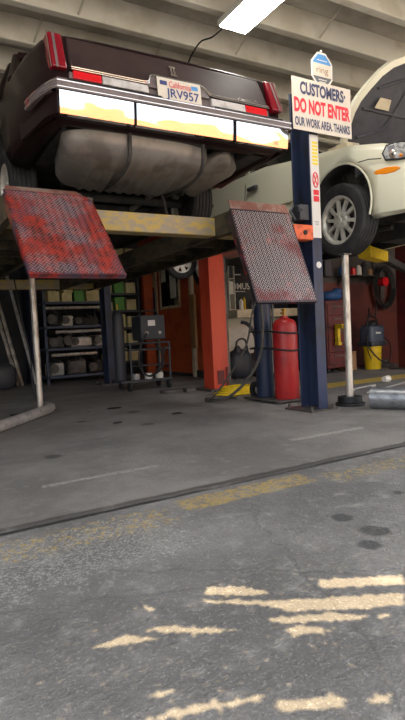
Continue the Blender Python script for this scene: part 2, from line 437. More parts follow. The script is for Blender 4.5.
# children meshes are stored relative to the car; move the cutters' frame instead of the body
bpy.context.view_layer.update()
cut(body, cs)
# underside pan
u_ = MB(); u_.box(CX-.80, CX+.80, CY+.95, CY+1.75, CZ+.50, CZ+.60); u_.box(CX-.78, CX+.78, CY+1.75, CY+4.3, CZ+.22, CZ+.34); u_.box(CX-.80, CX+.80, CY+.16, CY+1.0, CZ+.50, CZ+.58)
u_.box(CX-.78, CX-.66, CY+.15, CY+1.0, CZ+.40, CZ+.52); u_.box(CX+.66, CX+.78, CY+.15, CY+1.0, CZ+.40, CZ+.52)
u_.build('floor_pan', M['under'], car, .01)
ax_ = MB(); ax_.cyl((CX-.68, CY+1.42, CZ+.31), (CX+.68, CY+1.42, CZ+.31), .04); 
for s in (-1, 1):
    ax_.cyl((CX+s*.52, CY+1.1, CZ+.30), (CX+s*.5, CY+1.05, CZ+.72), .035); ax_.tube([(CX+s*.55, CY+1.42, CZ+.3), (CX+s*.5, CY+1.75, CZ+.28)], .03)
ax_.build('rear_axle', M['under'], car)
# greenhouse: roof and dark glass
gl = MB()
def gring(v, hwb, hwt, wb, wt):
    hwb *= 1.13; hwt *= 1.13
    return [(CX+hwb,CY+v,CZ+wb),(CX+hwt,CY+v,CZ+wt),(CX+hwt*.6,CY+v,CZ+wt+.02),(CX-hwt*.6,CY+v,CZ+wt+.02),(CX-hwt,CY+v,CZ+wt),(CX-hwb,CY+v,CZ+wb)]
gl.loft([gring(.98,.80,.78,.99,1.0), gring(1.45,.82,.66,.98,1.38), gring(1.9,.83,.65,.98,1.42), gring(2.6,.83,.64,.98,1.42), gring(3.35,.80,.74,.96,.98)])
gl.build('window_glass', M['glass'], car, smooth=20)
rf = MB()
rf.loft([[(CX+u*1.13,CY+v,CZ+w) for u, w in ((.68,1.375),(.66,1.425),(.4,1.45),(-.4,1.45),(-.66,1.425),(-.68,1.375))] for v in (1.4,1.9,2.62)])
for s in (-1, 1):                                                   # pillars
    for a, b in (((.80,.96,.985),(.665,1.46,1.40)),((.83,1.32,.985),(.67,1.62,1.40)),((.835,2.15,.98),(.655,2.2,1.43)),((.81,3.3,.97),(.655,2.6,1.43))):
        rf.tube([(CX+s*a[0]*1.13,CY+a[1],CZ+a[2]),(CX+s*b[0]*1.13,CY+b[1],CZ+b[2])], .035, 8)
    rf.prism([(CX+s*.90,CY+.96,CZ+.98),(CX+s*.935,CY+1.42,CZ+.98),(CX+s*.765,CY+1.70,CZ+1.4),(CX+s*.755,CY+1.46,CZ+1.4)], (s*.012,0,0))
rf.build('roof', M['carpaint'], car)
# trunk face
def rear(u, w, off=0.): return Vector((CX+u, CY+.07+max(0., w-.68)*.40-off, CZ+w))
lid = MB()
lid.prism([rear(-.745,.945,.02), rear(.72,.945,.02), rear(.74,.71,.02), rear(-.755,.71,.02)], (0,.05,0))
lid.build('trunk_lid', M['lidpaint'], car, .012)
tr = MB()                                                           # bright line that humps over the plate
for dz, r in ((0., .005), (-.014, .0035)):
    tr.tube([rear(-.75,.722+dz,.024), rear(-.27,.724+dz,.024), rear(-.235,.73+dz,.024), rear(-.215,.775+dz,.024), rear(-.19,.79+dz,.024), rear(.16,.79+dz,.024), rear(.20,.775+dz,.024), rear(.235,.73+dz,.024), rear(.27,.724+dz,.024), rear(.74,.722+dz,.024)], r, 6)
tr.build('trim_line', M['chromeline'], car)
pn = MB(); pn.prism([rear(-.76,.70,0), rear(.75,.70,0), rear(.75,.58,0), rear(-.76,.58,0)], (0,.06,0)); pn.prism([rear(-.22,.78,.021), rear(.2,.78,.021), rear(.23,.69,.021), rear(-.25,.69,.021)], (0,.03,0)); pn.build('lamp_panel', M['bumpergrey'], car, .006)
def strip(name, u0, u1, w0, w1, m, d=.018):
    b = MB(); b.prism([rear(u0,w1,d), rear(u1,w1,d), rear(u1,w0,d), rear(u0,w0,d)], (0,.03,0)); return b.build(name, m, car, .004)
strip('reflector', -.74, -.56, .652, .703, M['lens_red2']); strip('reflector', .53, .72, .648, .70, M['lens_red2'])
strip('reversing_light', -.555, -.24, .650, .703, M['lens_white']); strip('reversing_light', .24, .525, .646, .70, M['lens_white'])
for s in (-1, 1):
    tl = MB(); P = [(s*.775,.70),(s*.77,.955),(s*.86,.955),(s*.868,.70)]
    a = [rear(u, w, .03) for u, w in P]; b = [rear(u, w, -.07) for u, w in P]
    tl.loft([a, b]); lens = tl.build('tail_light', M['lens_red'], car, .012)
    sp = MB(); sp.prism([rear(s*.845,.70,.033), rear(s*.835,.95,.033), rear(s*.82,.95,.033), rear(s*.83,.70,.033)], (0,.01,0)); sp.build('trim_line', M['bumpergrey'], lens)
    ed = MB(); ed.tube([rear(s*.874,.69,.028), rear(s*.866,.955,.028)], .0022, 6); ed.build('trim_line', M['chromeline'], lens)
lt = MB(); text(lt, 'CHRYSLER', rear(.47,.725,.024), (1,0,0), (0,.4,1), .18, .022, .001, .012); tag(lt.build('lettering', M['chromeline'], car))
em = MB()
for z in (.81, .875): em.prism([rear(-.055,z,.024), rear(.0,z,.024), rear(-.005,z+.016,.024), rear(-.05,z+.016,.024)], (0,-.008,0))
for u in (-.046, -.024): em.prism([rear(u,.82,.024), rear(u+.016,.82,.024), rear(u+.014,.88,.024), rear(u+.002,.88,.024)], (0,-.006,0))
em.build('emblem', M['chromeline'], car)
# bumper
def beam(name, prof, m, u0=-.87, u1=.87, wrap=0., par=None, bev=.006):
    """profile (v, w) swept across the tail, wrapping round both corners for wrap metres"""
    path = []
    if wrap: path += [(-.968, wrap), (-.950, .24), (-.925, .12), (-.895, .03)]
    path += [(u0, 0.), (u1, 0.)]
    if wrap: path += [(.895, .03), (.925, .12), (.950, .24), (.968, wrap)]
    rings = []
    for i, (u, v) in enumerate(path):
        a = path[max(i-1,0)]; b = path[min(i+1,len(path)-1)]
        t = Vector((b[0]-a[0], b[1]-a[1])).normalized(); n = Vector((-t.y, t.x))
        if not wrap: n = Vector((0,1))
        rings.append([(CX+u+n.x*pv, CY-.03+v+n.y*pv, CZ+w) for pv, w in prof])
    return MB().loft(rings).build(name, m, par or car, bev)
bp = beam('bumper', [(0,.54),(0,.595),(.03,.608),(.11,.612),(.11,.54)], M['bumpergrey'], wrap=.40)
beam('bumper_line', [(-.004,.583),(-.004,.589),(.01,.589),(.01,.583)], M['chromeline'], wrap=.40, par=bp, bev=0)
beam('bumper_line', [(-.004,.548),(-.004,.553),(.01,.553),(.01,.548)], M['chromeline'], wrap=.40, par=bp, bev=0)
beam('bumper_pad', [(.012,.60),(.022,.614),(.05,.618),(.11,.618),(.11,.60)], M['bumpergrey'], -.865, -.17, par=bp)
beam('bumper_pad', [(.012,.60),(.022,.614),(.05,.618),(.11,.618),(.11,.60)], M['bumpergrey'], .20, .865, par=bp)
for u0, u1 in ((-.80,-.19),(.22,.80)): beam('bumper_line', [(.008,.602),(.012,.612),(.03,.612),(.03,.602)], M['black'], u0, u1, par=bp, bev=0)
for u0, u1 in ((-.86,-.392),(-.372,.352),(.382,.838)):
    b = MB(); n = 12; rings = []
    for i in range(n+1):
        u = u0+(u1-u0)*i/n
        rings.append([(CX+u,CY-.03+v,CZ+w) for v, w in ((.0,.532),(.0015,.50),(.0055,.45),(.012,.40),(.05,.40),(.06,.532))])
    b.loft(rings); b.build('bumper_panel', M['chrome'], bp, smooth=60)
b = MB(); b.box(CX-.87,CX+.855,CY+.0,CY+.08,CZ+.402,CZ+.54)
for s in (-1,1):
    b.prism([(CX+s*.865,CY-.0,CZ+.54),(CX+s*.915,CY+.10,CZ+.54),(CX+s*.96,CY+.60,CZ+.54),(CX+s*.955,CY+.60,CZ+.42),(CX+s*.905,CY+.1,CZ+.41),(CX+s*.855,CY+.0,CZ+.41)], (-s*.03,0.03,0))
b.build('valance', M['carpaint'], bp, .01)
for s in (-1,1):
    b = MB(); b.loft([[(CX+s*.945,CY+.20,CZ+z) for z in (.545,.605)]+[(CX+s*.92,CY+.20,CZ+z) for z in (.605,.545)],[(CX+s*.968,CY+.35,CZ+z) for z in (.545,.605)]+[(CX+s*.94,CY+.35,CZ+z) for z in (.605,.545)]]); b.build('side_marker', M['lens_red'], car, .004)
# licence plate
pl = thing('license_plate','x','x'); bpy.data.objects.remove(pl)
p = MB(); p.prism([(CX-.185,CY+.03,CZ+.605),(CX+.145,CY+.03,CZ+.605),(CX+.145,CY+.045,CZ+.765),(CX-.185,CY+.045,CZ+.765)], (0,.006,0))
pl = p.build('license_plate', M['signwhite'], car, .004)
PU = Vector((0,.015,.16)).normalized()
b = MB(); text(b, 'JRV957', (CX-.125,CY+.0335,CZ+.618), (1,0,0), PU, .25, .08, .004, .018); b.build('lettering', M['plateblue'], pl)
b = MB(); text(b, 'California', (CX-.10,CY+.039,CZ+.704), (1,0,.0), PU, .165, .042, .004, .006); b.build('lettering', M['plateprint'], pl)
for u0, u1, m in ((-.165,-.115,'plateblue'),(.07,.12,'skyblue')):
    b = MB(); b.prism([(CX+u0,CY+.037,CZ+.715),(CX+u1,CY+.037,CZ+.715),(CX+u1,CY+.040,CZ+.742),(CX+u0,CY+.040,CZ+.742)], (0,.004,0)); b.build('sticker', M[m], pl)
# fuel tank with ribs and straps, muffler
tk = MB(); rings = []
TX0, TX1 = CX-.72, CX+.36
for i in range(41):
    f = i/40; x = TX0+(TX1-TX0)*f
    e = (1-abs(2*f-1)**(6 if f < .5 else 3.4))**.5 if 0 < f < 1 else 0.12
    e = max(e, .25); rib = .016 if (i % 3 == 1 and 5 < i < 33) else 0.
    yc, zc = CY+.55, CZ+.40; ry, rz = .40, .195
    ring = []
    for j in range(24):
        a = 2*PI*j/24; c_, s_ = math.cos(a), math.sin(a)
        c2 = math.copysign(abs(c_)**.62, c_); s2 = math.copysign(abs(s_)**.62, s_)
        k_ = rib if s_ < -.2 else 0
        ring.append((x + (.05*c2), yc+c2*ry*(.6+.4*e), zc+s2*(rz+k_)*(.55+.45*e) - .03*c2))
    rings.append(ring)
tk.loft(rings)
tk.box(TX0-.01, TX1-.02, CY+.14, CY+.97, CZ+.462, CZ+.470)
tank = tk.build('fuel_tank', M['tank'], car, smooth=50)
for x in (CX-.36, CX+.20):
    sb = MB(); sb.tube([(x,CY+.10,CZ+.52),(x+.0,CY+.135,CZ+.40),(x+.01,CY+.2,CZ+.235),(x+.02,CY+.5,CZ+.185),(x+.03,CY+.9,CZ+.21)], .014, 6, 4); sb.build('strap', M['under'], tank)
mf = MB(); rings = []
for i, (f, k_) in enumerate(((0,.55),(.06,.85),(.14,1),(.86,1),(.94,.85),(1,.55))):
    c = Vector((CX+.40,CY+.80,CZ+.30)).lerp(Vector((CX+.66,CY+.42,CZ+.46)), f)
    rings.append([c+Vector((.15*k_*math.cos(a), .15*k_*math.cos(a), .11*k_*math.sin(a))) for a in [2*PI*j/20 for j in range(20)]])
mf.loft(rings); mf.tube([(CX+.40,CY+.8,CZ+.30),(CX+.36,CY+1.1,CZ+.36),(CX+.3,CY+1.7,CZ+.3)], .028, 10, 4); mf.build('muffler', M['muffler'], car, smooth=50)
for s in (-1, 1):
    for v in (1.42, 3.95): wheel(car, (CX+s*(.83 if s < 0 else .77), CY+v, CZ+.315), (s,0,0), .315, .205, .19, 8, .3)
bl = MB(); bl.tube([(CX+.1,CY+.7,CZ+.35),(CX+.25,CY+.85,CZ+.05),(CX+.28,CY+.95,CZ+.03)], .012, 6, 4); bl.build('brake_cable', M['under'], car)

# ------------------------------------------------------------------ four post lift
lift = thing('car_lift', 'navy and yellow four-post drive-on lift holding up the dark sedan', 'car lift', (1.8, 6.2, 0))
def post(x, y, s):
    b = MB(); x0, x1 = (x-.055, x+.057); web = (x1-.014, x1) if s > 0 else (x0, x0+.014)
    b.box(x0, x1, y-.125, y-.108, .012, 2.95); b.box(x0, x1, y+.108, y+.125, .012, 2.95); b.box(web[0], web[1], y-.108, y+.108, .012, 2.95)
    q = b.build('post', M['navyworn'], lift, .004)
    b = MB(); b.box(x-.20, x+.11, y-.19, y+.19, 0, .014)
    for dx in (-.17, .09):
        for dy in (-.16, .16): b.cyl((x+dx, y+dy, .014), (x+dx, y+dy, .05), .014, n=6)
    b.build('base_plate', M['castiron'], q)
    return q
pst = post(3.435, 3.88, 1); post(.22, 3.90, -1); post(3.10, 8.45, 1); post(.22, 8.55, -1)
# label sheet on the near post
b = MB(); b.box(3.388, 3.488, 3.750, 3.7555, 1.58, 2.50); lab = b.build('label_sheet', M['white'], pst)
tag(lab, 'tall white warning label sheet')
b = MB()
for i in range(7):
    z = 2.44-i*.031; b.box(3.412, 3.478, 3.748, 3.7505, z-.02, z)
b.build('print_block', M['inkyellow'], lab)
b = MB(); b.tube([(3.440+.030*math.cos(a), 3.749, 2.10+.066*math.sin(a)) for a in [2*PI*i/24 for i in range(24)]], .0055, 6, 0, True)
b.tube([(3.42,3.749,2.05),(3.46,3.749,2.15)], .005, 6); b.tube([(3.42,3.749,2.15),(3.46,3.749,2.05)], .005, 6)
b.build('print_block', M['inkred'], lab)
b = MB(); b.box(3.410, 3.474, 3.748, 3.7505, 1.965, 2.01); b.box(3.410, 3.474, 3.748, 3.7505, 1.905, 1.955); b.build('print_block', M['inkred'], lab)
b = MB(); b.box(3.415,3.46,3.748,3.7505,1.72,1.725); b.box(3.42,3.455,3.748,3.7505,1.70,1.705); b.build('print_block', M['inkgrey'], lab)
b = MB(); b.cyl((3.445,3.751,1.335),(3.445,3.756,1.335),.030,n=20); b.build('sticker', M['white'], pst)
# crossbeams
def crossbeam(y, x0, x1):
    b = MB(); b.box(x0, x1, y, y+.012, 1.55, 1.695); b.box(x0, x1, y+.12, y+.132, 1.55, 1.695); b.box(x0, x1, y+.012, y+.12, 1.683, 1.695); b.box(x0, x1, y+.012, y+.12, 1.55, 1.562)
    return b.build('crossbeam', M['yellowworn'], lift, .006)
xb = crossbeam(3.76, .30, 3.17); crossbeam(8.38, .30, 3.02)
for X0 in (3.165, .20):
    b = MB(); b.box(X0, X0+.22, 3.74, 3.86, 1.555, 1.69); br = b.build('bracket', M['orangebr'], lift, .01); tag(br, 'orange end bracket')
    b = MB(); b.cyl((X0+.12,3.73,1.62),(X0+.12,3.76,1.62),.022,n=12); b.build('bolt', M['black'], br)
b = MB(); b.box(3.27, 3.378, 3.78, 3.9, 1.74, 1.88); b.cyl((3.25,3.8,1.84),(3.30,3.8,1.84),.03,n=10); b.tube([(3.2,3.79,1.86),(3.14,3.76,1.80),(3.18,3.74,1.72)], .012, 6); b.build('lock_mechanism', M['charcoal'], lift, .01)
# runways
def runway(x0, x1):
    b = MB(); b.box(x0, x1, 3.50, 8.62, 1.692, 1.706)
    for xx in (x0, x1-.014): b.box(xx, xx+.014, 3.50, 8.62, 1.54, 1.692)
    for xx in (x0+.014, x1-.054): b.box(xx, xx+.04, 3.50, 8.62, 1.54, 1.552)
    for i in range(11): y = 3.6+i*.48; b.box(x0+.014, x1-.014, y, y+.04, 1.60, 1.692)
    return b.build('runway', M['dirtysteel'], lift)
runway(.68, 1.24); runway(2.35, 2.91)
def ramp(x0, x1, y0, z0, y1, z1, ms, lift_end, cham):
    """hinged diamond plate ramp from hinge (y0,z0) down to (y1,z1)"""
    top, bot = Vector((0,y0,z0)), Vector((0,y1,z1)); d = (bot-top); L = d.length; d.normalize()
    nn = Vector((1,0,0)).cross(d)
    if nn.y > 0: nn = -nn
    pt = lambda a, l, h=0.: Vector((x0+a,0,0)) + top + d*l + nn*h
    W = x1-x0
    b = MB()
    out = [(0,0),(W-cham,0),(W,cham),(W,L),(0,L)]
    b.prism([pt(a,l) for a, l in out], -nn*.01)
    for a in (0, W-.01): b.loft([[pt(a,.03,-.01),pt(a+.01,.03,-.01),pt(a+.01,.05,-.07),pt(a,.05,-.07)],[pt(a,L-.02,-.01),pt(a+.01,L-.02,-.01),pt(a+.01,L-.03,-.03),pt(a,L-.03,-.03)]])
    b.prism([pt(0,L-.012,.004), pt(W,L-.012,.004), pt(W,L,.004), pt(0,L,.004)], -nn*.03)
    r = b.build('ramp', ms[0], lift)
    b = MB(); step = .0215; i = 0; l = .02
    while l < L-.02:
        a = .018 + (step/2 if i % 2 else 0); j = 0
        while a < W-.015:
            if not (cham and a > W-cham-.01 and l < cham+.01):
                ang = PI/4 if (i+j) % 2 else -PI/4
                ca, sa = math.cos(ang), math.sin(ang)
                q = lambda s, t, h: pt(a+s*ca-t*sa, l+s*sa+t*ca, h)
                b.loft([[q(-.0105,0,0),q(0,-.0036,0),q(.0105,0,0),q(0,.0036,0)],[q(-.007,0,.003),q(0,-.002,.003),q(.007,0,.003),q(0,.002,.003)]])
            a += step; j += 1
        l += step*.62; i += 1
    lg = b.build('lug_pattern', ms[1], r, smooth=10); lg['kind'] = 'stuff'
    b = MB(); b.loft([[Vector((x0+.01,y0,z0)),Vector((x1-cham,y0,z0)),Vector((x1-cham,y0+.006,z0-.008)),Vector((x0+.01,y0+.006,z0-.008))],[Vector((x0+.02,y0+.045,z0+lift_end)),Vector((x1-cham*1.6,y0+.045,z0+lift_end)),Vector((x1-cham*1.6,y0+.05,z0+lift_end-.008)),Vector((x0+.02,y0+.05,z0+lift_end-.008))]])
    b.build('hinge_plate', M['lip'], r)
    return r
r = ramp(.67, 1.222, 3.50, 1.715, 2.95, 1.130, (M['ramp_red'], M['lug_red']), .035, .05); tag(r, 'mostly red diamond plate ramp')
r = ramp(2.33, 2.912, 3.50, 1.714, 3.20, .968, (M['ramp_grey'], M['lug']), .075, .0); tag(r, 'diamond plate ramp rubbed to bare metal')
b = MB(); b.tube([(1.15,3.55,1.72),(1.25,3.68,1.71),(1.32,3.74,1.70)], .01, 6, 3); b.build('hinge_rod', M['black'], lift)

# ------------------------------------------------------------------ white sedan in the next bay, nose outwards
WX, WY, WZ = 4.75, 2.92, 1.50
def wp(u, v, w): return (WX+u, WY+v, WZ+w)
wc = thing('sedan_car', 'cream white sedan with open hood raised over the second bay', 'car', (WX, WY+2.3, WZ))
st = [(.0,.42,.24,.58),(.05,.60,.235,.66),(.14,.74,.23,.73),(.28,.81,.23,.80),(.5,.855,.24,.89),(.9,.88,.24,.99),(1.4,.88,.22,1.05),(2.2,.885,.2,1.16),(3.6,.88,.24,1.20),(4.3,.86,.3,1.16),(4.7,.80,.36,1.08),(4.8,.7,.42,.98)]
body = body_loft(st, wp).build('body', M['cream'], wc)
cs = []
for v in (.98, 3.65):
    for s in (-1, 1):
        zc = .42 if v < 2 else .38
        c = MB(); c.cyl((WX+s*.58, WY+v, WZ+zc), (WX+s*1.2, WY+v, WZ+zc), .395, n=36); cs.append(c.build('cutter', M['under']))
cs.append(MB().box(WX-.76, WX+.76, WY+.22, WY+4.3, WZ-.1, WZ+.40).build('cutter', M['under']))
cs.append(MB().box(WX-.70, WX+.70, WY+.30, WY+1.25, WZ+.60, WZ+1.3).build('cutter', M['under']))
cut(body, cs)
b = MB(); b.box(WX-.70, WX+.70, WY+.30, WY+1.25, WZ+.42, WZ+.70)
for i in range(26):
    x = WX-.66+random.random()*1.3; y = WY+.4+random.random()*.8; sx, sy, sz = [random.uniform(.04,.14) for _ in range(3)]
    b.box(x-sx, x+sx, y-sy, y+sy, WZ+.6, WZ+.78+sz)
b.build('engine', M['engine'], wc, .01)
b = MB(); b.box(WX-.74, WX+.74, WY+.5, WY+4.2, WZ+.30, WZ+.42); b.cyl((WX-.7,WY+.95,WZ+.30),(WX+.7,WY+.95,WZ+.30),.04)
b.box(WX-.55,WX+.55,WY+.3,WY+.62,WZ+.22,WZ+.36); b.box(WX-.2,WX+.35,WY+.5,WY+1.1,WZ+.12,WZ+.3); b.tube([(WX-.7,WY+.94,WZ+.25),(WX-.4,WY+1.2,WZ+.24),(WX-.35,WY+.8,WZ+.22)],.03)
b.build('undercarriage', M['under'], wc, .02)
gl = MB()
def gr(v, hwb, hwt, wb, wt): return [(WX+hwb,WY+v,WZ+wb),(WX+hwt,WY+v,WZ+wt),(WX+hwt*.6,WY+v,WZ+wt+.02),(WX-hwt*.6,WY+v,WZ+wt+.02),(WX-hwt,WY+v,WZ+wt),(WX-hwb,WY+v,WZ+wb)]
gl.loft([gr(1.32,.80,.76,1.03,1.06), gr(2.1,.83,.64,1.12,1.52), gr(3.2,.83,.64,1.16,1.53), gr(4.0,.78,.7,1.15,1.19)]); gl.build('window_glass', M['glass'], wc, smooth=20)
rf = MB(); rf.loft([[(WX+u,WY+v,WZ+w) for u, w in ((.66,1.50),(.64,1.54),(.4,1.565),(-.4,1.565),(-.64,1.54),(-.66,1.50))] for v in (2.1,2.6,3.2)])
for s in (-1, 1):
    for a, bb in (((.81,1.36,1.06),(.65,2.12,1.54)),((.835,2.55,1.17),(.655,2.6,1.54)),((.82,3.7,1.19),(.65,3.2,1.54))):
        rf.tube([(WX+s*a[0],WY+a[1],WZ+a[2]),(WX+s*bb[0],WY+bb[1],WZ+bb[2])], .035, 8)
rf.build('roof', M['cream'], wc)
# body lines, door handles, fender seam, arch lips
X = WX-.882
for pts in ([(WX-.858,WY+.47,WZ+.735),(WX-.872,WY+.60,WZ+.765),(X,WY+.72,WZ+.77)],[(X+.02,WY+1.45,WZ+1.03),(X-.001,WY+1.45,WZ+.85),(X-.001,WY+1.42,WZ+.3)],[(X+.02,WY+2.55,WZ+1.04),(X-.003,WY+2.55,WZ+.85),(X-.003,WY+2.55,WZ+.3)]):
    b = MB(); b.tube(pts, .0045, 6); b.build('panel_gap', M['under'], wc)
for s in (-1, 1):
    for i in (0, 1):
        pts = [(WX+s*.872, WY+(.98, 3.65)[i]+.40*math.cos(a), WZ+(.42,.38)[i]+.40*math.sin(a)) for a in [PI*(-.12+1.24*j/20) for j in range(21)]]
        b = MB(); b.tube(pts, .010, 6); b.build('wheel_arch_lip', M['cream'], wc)
for v in (2.35, 3.35):
    b = MB(); b.box(WX-.925, WX-.885, WY+v-.08, WY+v+.10, WZ+.925, WZ+.965); b.build('door_handle', M['charcoal'], wc, .008)
b = MB(); b.box(WX-.905, WX-.88, WY+1.5, WY+3.1, WZ+.63, WZ+.67); b.build('side_molding', M['cream'], wc, .008)
# amber side marker, headlight, hood
def side(v, w, off=.0):
    hw = .80 if v < .25 else (.81+(v-.28)/.22*.045 if v < .5 else .855+(v-.5)/.4*.025)
    return Vector((WX-hw*.995-off, WY+v, WZ+w))
for s in (1,):
    pts = [(.30,.612),(.34,.637),(.43,.652),(.53,.650),(.565,.632),(.53,.608),(.45,.592),(.36,.592)]
    b = MB(); b.loft([[side(v,w,.006) for v, w in pts],[side(v,w,-.03) for v, w in pts]]); b.build('side_marker', M['lens_amber'], wc, .006)
hp = [(.42,.83),(.455,.77),(.43,.71),(.32,.69),(.18,.68),(.08,.68),(.09,.755),(.18,.80),(.30,.835)]
b = MB()
def hl(v, w, off):
    hw = {True: .80}.get(v > .27, .62+.18*max(0,(v-.08))/.19 if v < .27 else .8)
    f = max(0., min(1., (v-.0)/.5)); hw = .60+.265*f**.5
    return Vector((WX-hw-off, WY+v-off*.8, WZ+w))
for s in (1,):
    A = [hl(v,w,.012) for v, w in hp]; B = [hl(v,w,-.06) for v, w in hp]; b.loft([A, B])
h_ = b.build('headlight', M['headlens'], wc, .01); tag(h_, 'clear headlight')
b = MB(); b.ball(hl(.22,.745,.016), (.02,.05,.05)); b.ball(hl(.37,.745,.010), (.014,.04,.04)); b.build('headlight_reflector', M['chromeline'], h_)
b = MB(); b.ball(hl(.30,.715,.014), (.010,.02,.016)); b.build('turn_lens', M['lens_amber'], h_)
b = MB(); A = [hl(v,w,.006) for v, w in hp]; b.tube(A, .010, 6, 0, True); b.build('headlight_rim', M['black'], h_)
# open hood: plane leaning up from the cowl
H0 = Vector((WX, WY+1.18, 2.55)); HA = Vector((0,-.6,.9)).normalized(); HN = Vector((1,0,0)).cross(HA)
if HN.y > 0: HN = -HN
hpos = lambda u, s_, h=0.: H0 + Vector((u,0,0)) + HA*s_ + HN*h
prof = [(.62,.0),(.69,.18),(.70,.38),(.675,.50),(.61,.62),(.51,.77),(.40,.87),(.26,.94),(.0,.97)]
out = [(-u, s_) for u, s_ in prof] + [(u, s_) for u, s_ in reversed(prof[:-1])]
b = MB(); b.loft([[hpos(u,s_,.0) for u, s_ in out],[hpos(u*.99,s_*.99,-.03) for u, s_ in out]])
hood = b.build('hood', M['hooddark'], wc, smooth=40); tag(hood, 'raised hood showing its dark underside')
b = MB()                                                            # pale folded rim
R1 = [hpos(u,s_,.006) for u, s_ in out]; 
inn = [(u*.91, s_*.93+.01) for u, s_ in out]
R2 = [hpos(u,s_,.014) for u, s_ in inn]; R3 = [hpos(u*.90,s_*.925+.012,0) for u, s_ in out]; R0 = [hpos(u*1.004,s_*1.003,-.03) for u, s_ in out]
b.loft([R0, R1, R2, R3], False, False); b.build('hood_rim', M['cream'], hood, smooth=60)
b = MB()
for q in ([(-.5,.15),(-.18,.30),(-.05,.72)],[(.5,.15),(.18,.30),(.05,.72)],[(-.55,.42),(-.2,.42),(.2,.42),(.55,.42)],[(-.45,.62),(0,.78),(.45,.62)]):
    b.tube([hpos(u,s_,.006) for u, s_ in q], .013, 8, 4)
b.build('hood_rib', M['hooddark'], hood)
b = MB(); b.prism([hpos(-.40,.55,.03),hpos(-.25,.55,.03),hpos(-.23,.45,.03),hpos(-.43,.45,.03)], HN*.004); b.build('hood_label', M['bench'], hood)
b = MB(); b.tube([hpos(-.58,.1,-.0), (WX-.62,WY+.9,WZ+.98)], .008, 6); b.build('hood_strut', M['charcoal'], wc)
b = MB()
for i in range(14):
    x = WX-.78+i*.11; b.box(x, x+.09, WY+.95+.02*(i%3), WY+1.22, WZ+1.0, WZ+1.055+.012*(i%2))
b.build('cowl', M['bench'], wc, .012)
for s in (-1, 1):
    for v, w in ((1.01,.30),(3.65,.25)): wheel(wc, (WX+s*.775, WY+v, WZ+w), (s,0,0), .35, .215, .228, 10, .13)

# ------------------------------------------------------------------ second lift: red columns
def red_column(x, y, label, m=M['redpost'], h=3.66):
    t = thing('lift_column', label, 'lift column', (x, y, 0))
    b = MB(); b.box(x-.13, x+.105, y-.13, y+.13, .02, h); b.build('column', m, t, .006)
    b = MB(); b.box(x+.105, x+.15, y-.11, y+.11, .02, h); b.build('cable_channel', M['castiron'], t, .004)
    b = MB(); b.box(x-.24, x+.24, y-.24, y+.24, 0, .022); b.build('base_plate', M['castiron'], t, .004)
    return t
t = red_column(3.77, 6.16, 'orange-red lift column standing behind the ramps, between the car bays', h=1.95)
b = MB(); b.box(3.70, 3.80, 6.02, 6.032, .08, .26); b.box(3.83,3.86,6.015,6.032,.05,.3); b.build('latch', M['darkred'], t)
t2 = red_column(7.42, 6.0, 'dark red lift column at the far side of the cream white sedan', M['darkred'])
# swing arm under the cream car
b = MB(); b.loft([[(7.27,5.95,1.66),(7.27,5.85,1.66),(7.27,5.85,1.56),(7.27,5.95,1.56)],[(5.4,4.85,1.66),(5.46,4.75,1.66),(5.46,4.75,1.57),(5.4,4.85,1.57)]]); arm = b.build('swing_arm', M['under'], t2, .006)
b = MB(); b.loft([[(5.5,4.92,1.68),(5.56,4.78,1.68),(5.56,4.78,1.55),(5.5,4.92,1.55)],[(4.86,4.62,1.68),(4.92,4.48,1.68),(4.92,4.48,1.55),(4.86,4.62,1.55)]]); b.cyl((4.98,4.6,1.68),(4.98,4.6,1.76),.05)
q = b.build('arm_extension', M['yellow'], arm, .006); tag(q, 'yellow arm end')
b = MB(); b.box(3.02,3.42,6.28,6.40,0,.04); b.box(3.30,3.44,6.16,6.30,0,.05); tag(b.build('floor_channel', M['castiron'], None, .006), 'low dark steel channel on the floor beside the orange-red column', 'steel channel')

# ------------------------------------------------------------------ sign board on the post and octagon sign
sg = thing('warning_sign', 'white board reading customers do not enter, fixed on the navy lift post', 'sign', (3.51, 3.70, 2.5))
SX0, SZ0 = 3.165, 2.500; SW, SH = .70, .452
b = MB(); b.box(SX0, SX0+SW, 3.700, 3.706, SZ0, SZ0+SH); b.build('board', M['signwhite'], sg, .002)
for body_, x0, z0, w_, h_, m, bo in (('CUSTOMERS·', .09, .312, .54, .112, 'inkblue', .04), ('DO NOT ENTER', .018, .15, .665, .13, 'inkred', .045), ('OUR WORK AREA. THANKS', .02, .035, .655, .078, 'inkblue', .032)):
    b = MB(); text(b, body_, (SX0+x0, 3.700, SZ0+z0), (1,0,0), (0,0,1), w_, h_, .0022, bo); b.build('lettering', M[m], sg)
rg = thing('octagon_sign', 'small blue and white octagonal yard sign reading ring above the white board', 'sign', (3.545, 3.72, 2.94))
cx, cz, hw, hh, ch = 3.545, 3.075, .125, .155, .06
def octa(k_): return [(-hw*k_, -hh*k_+.085*k_), (-.05*k_, -hh*k_), (.05*k_, -hh*k_), (hw*k_, -hh*k_+.085*k_), (hw*k_, hh*k_-.085*k_), (.05*k_, hh*k_), (-.05*k_, hh*k_), (-hw*k_, hh*k_-.085*k_)]
b = MB(); b.prism([(cx+x, 3.722, cz+z) for x, z in octa(1)], (0,.006,0)); b.build('board', M['white'], rg)
def clip(pts, lo, hi):
    o_ = []
    for (ax, az), (bx, bz) in zip(pts, pts[1:]+pts[:1]):
        ts = [0., 1.]
        for L in (lo, hi):
            if (az-L)*(bz-L) < 0: ts.append((L-az)/(bz-az))
        for q in sorted(ts)[:-1]:
            z = az+(bz-az)*q
            if lo-1e-6 <= z <= hi+1e-6: o_.append((ax+(bx-ax)*q, z))
    return o_
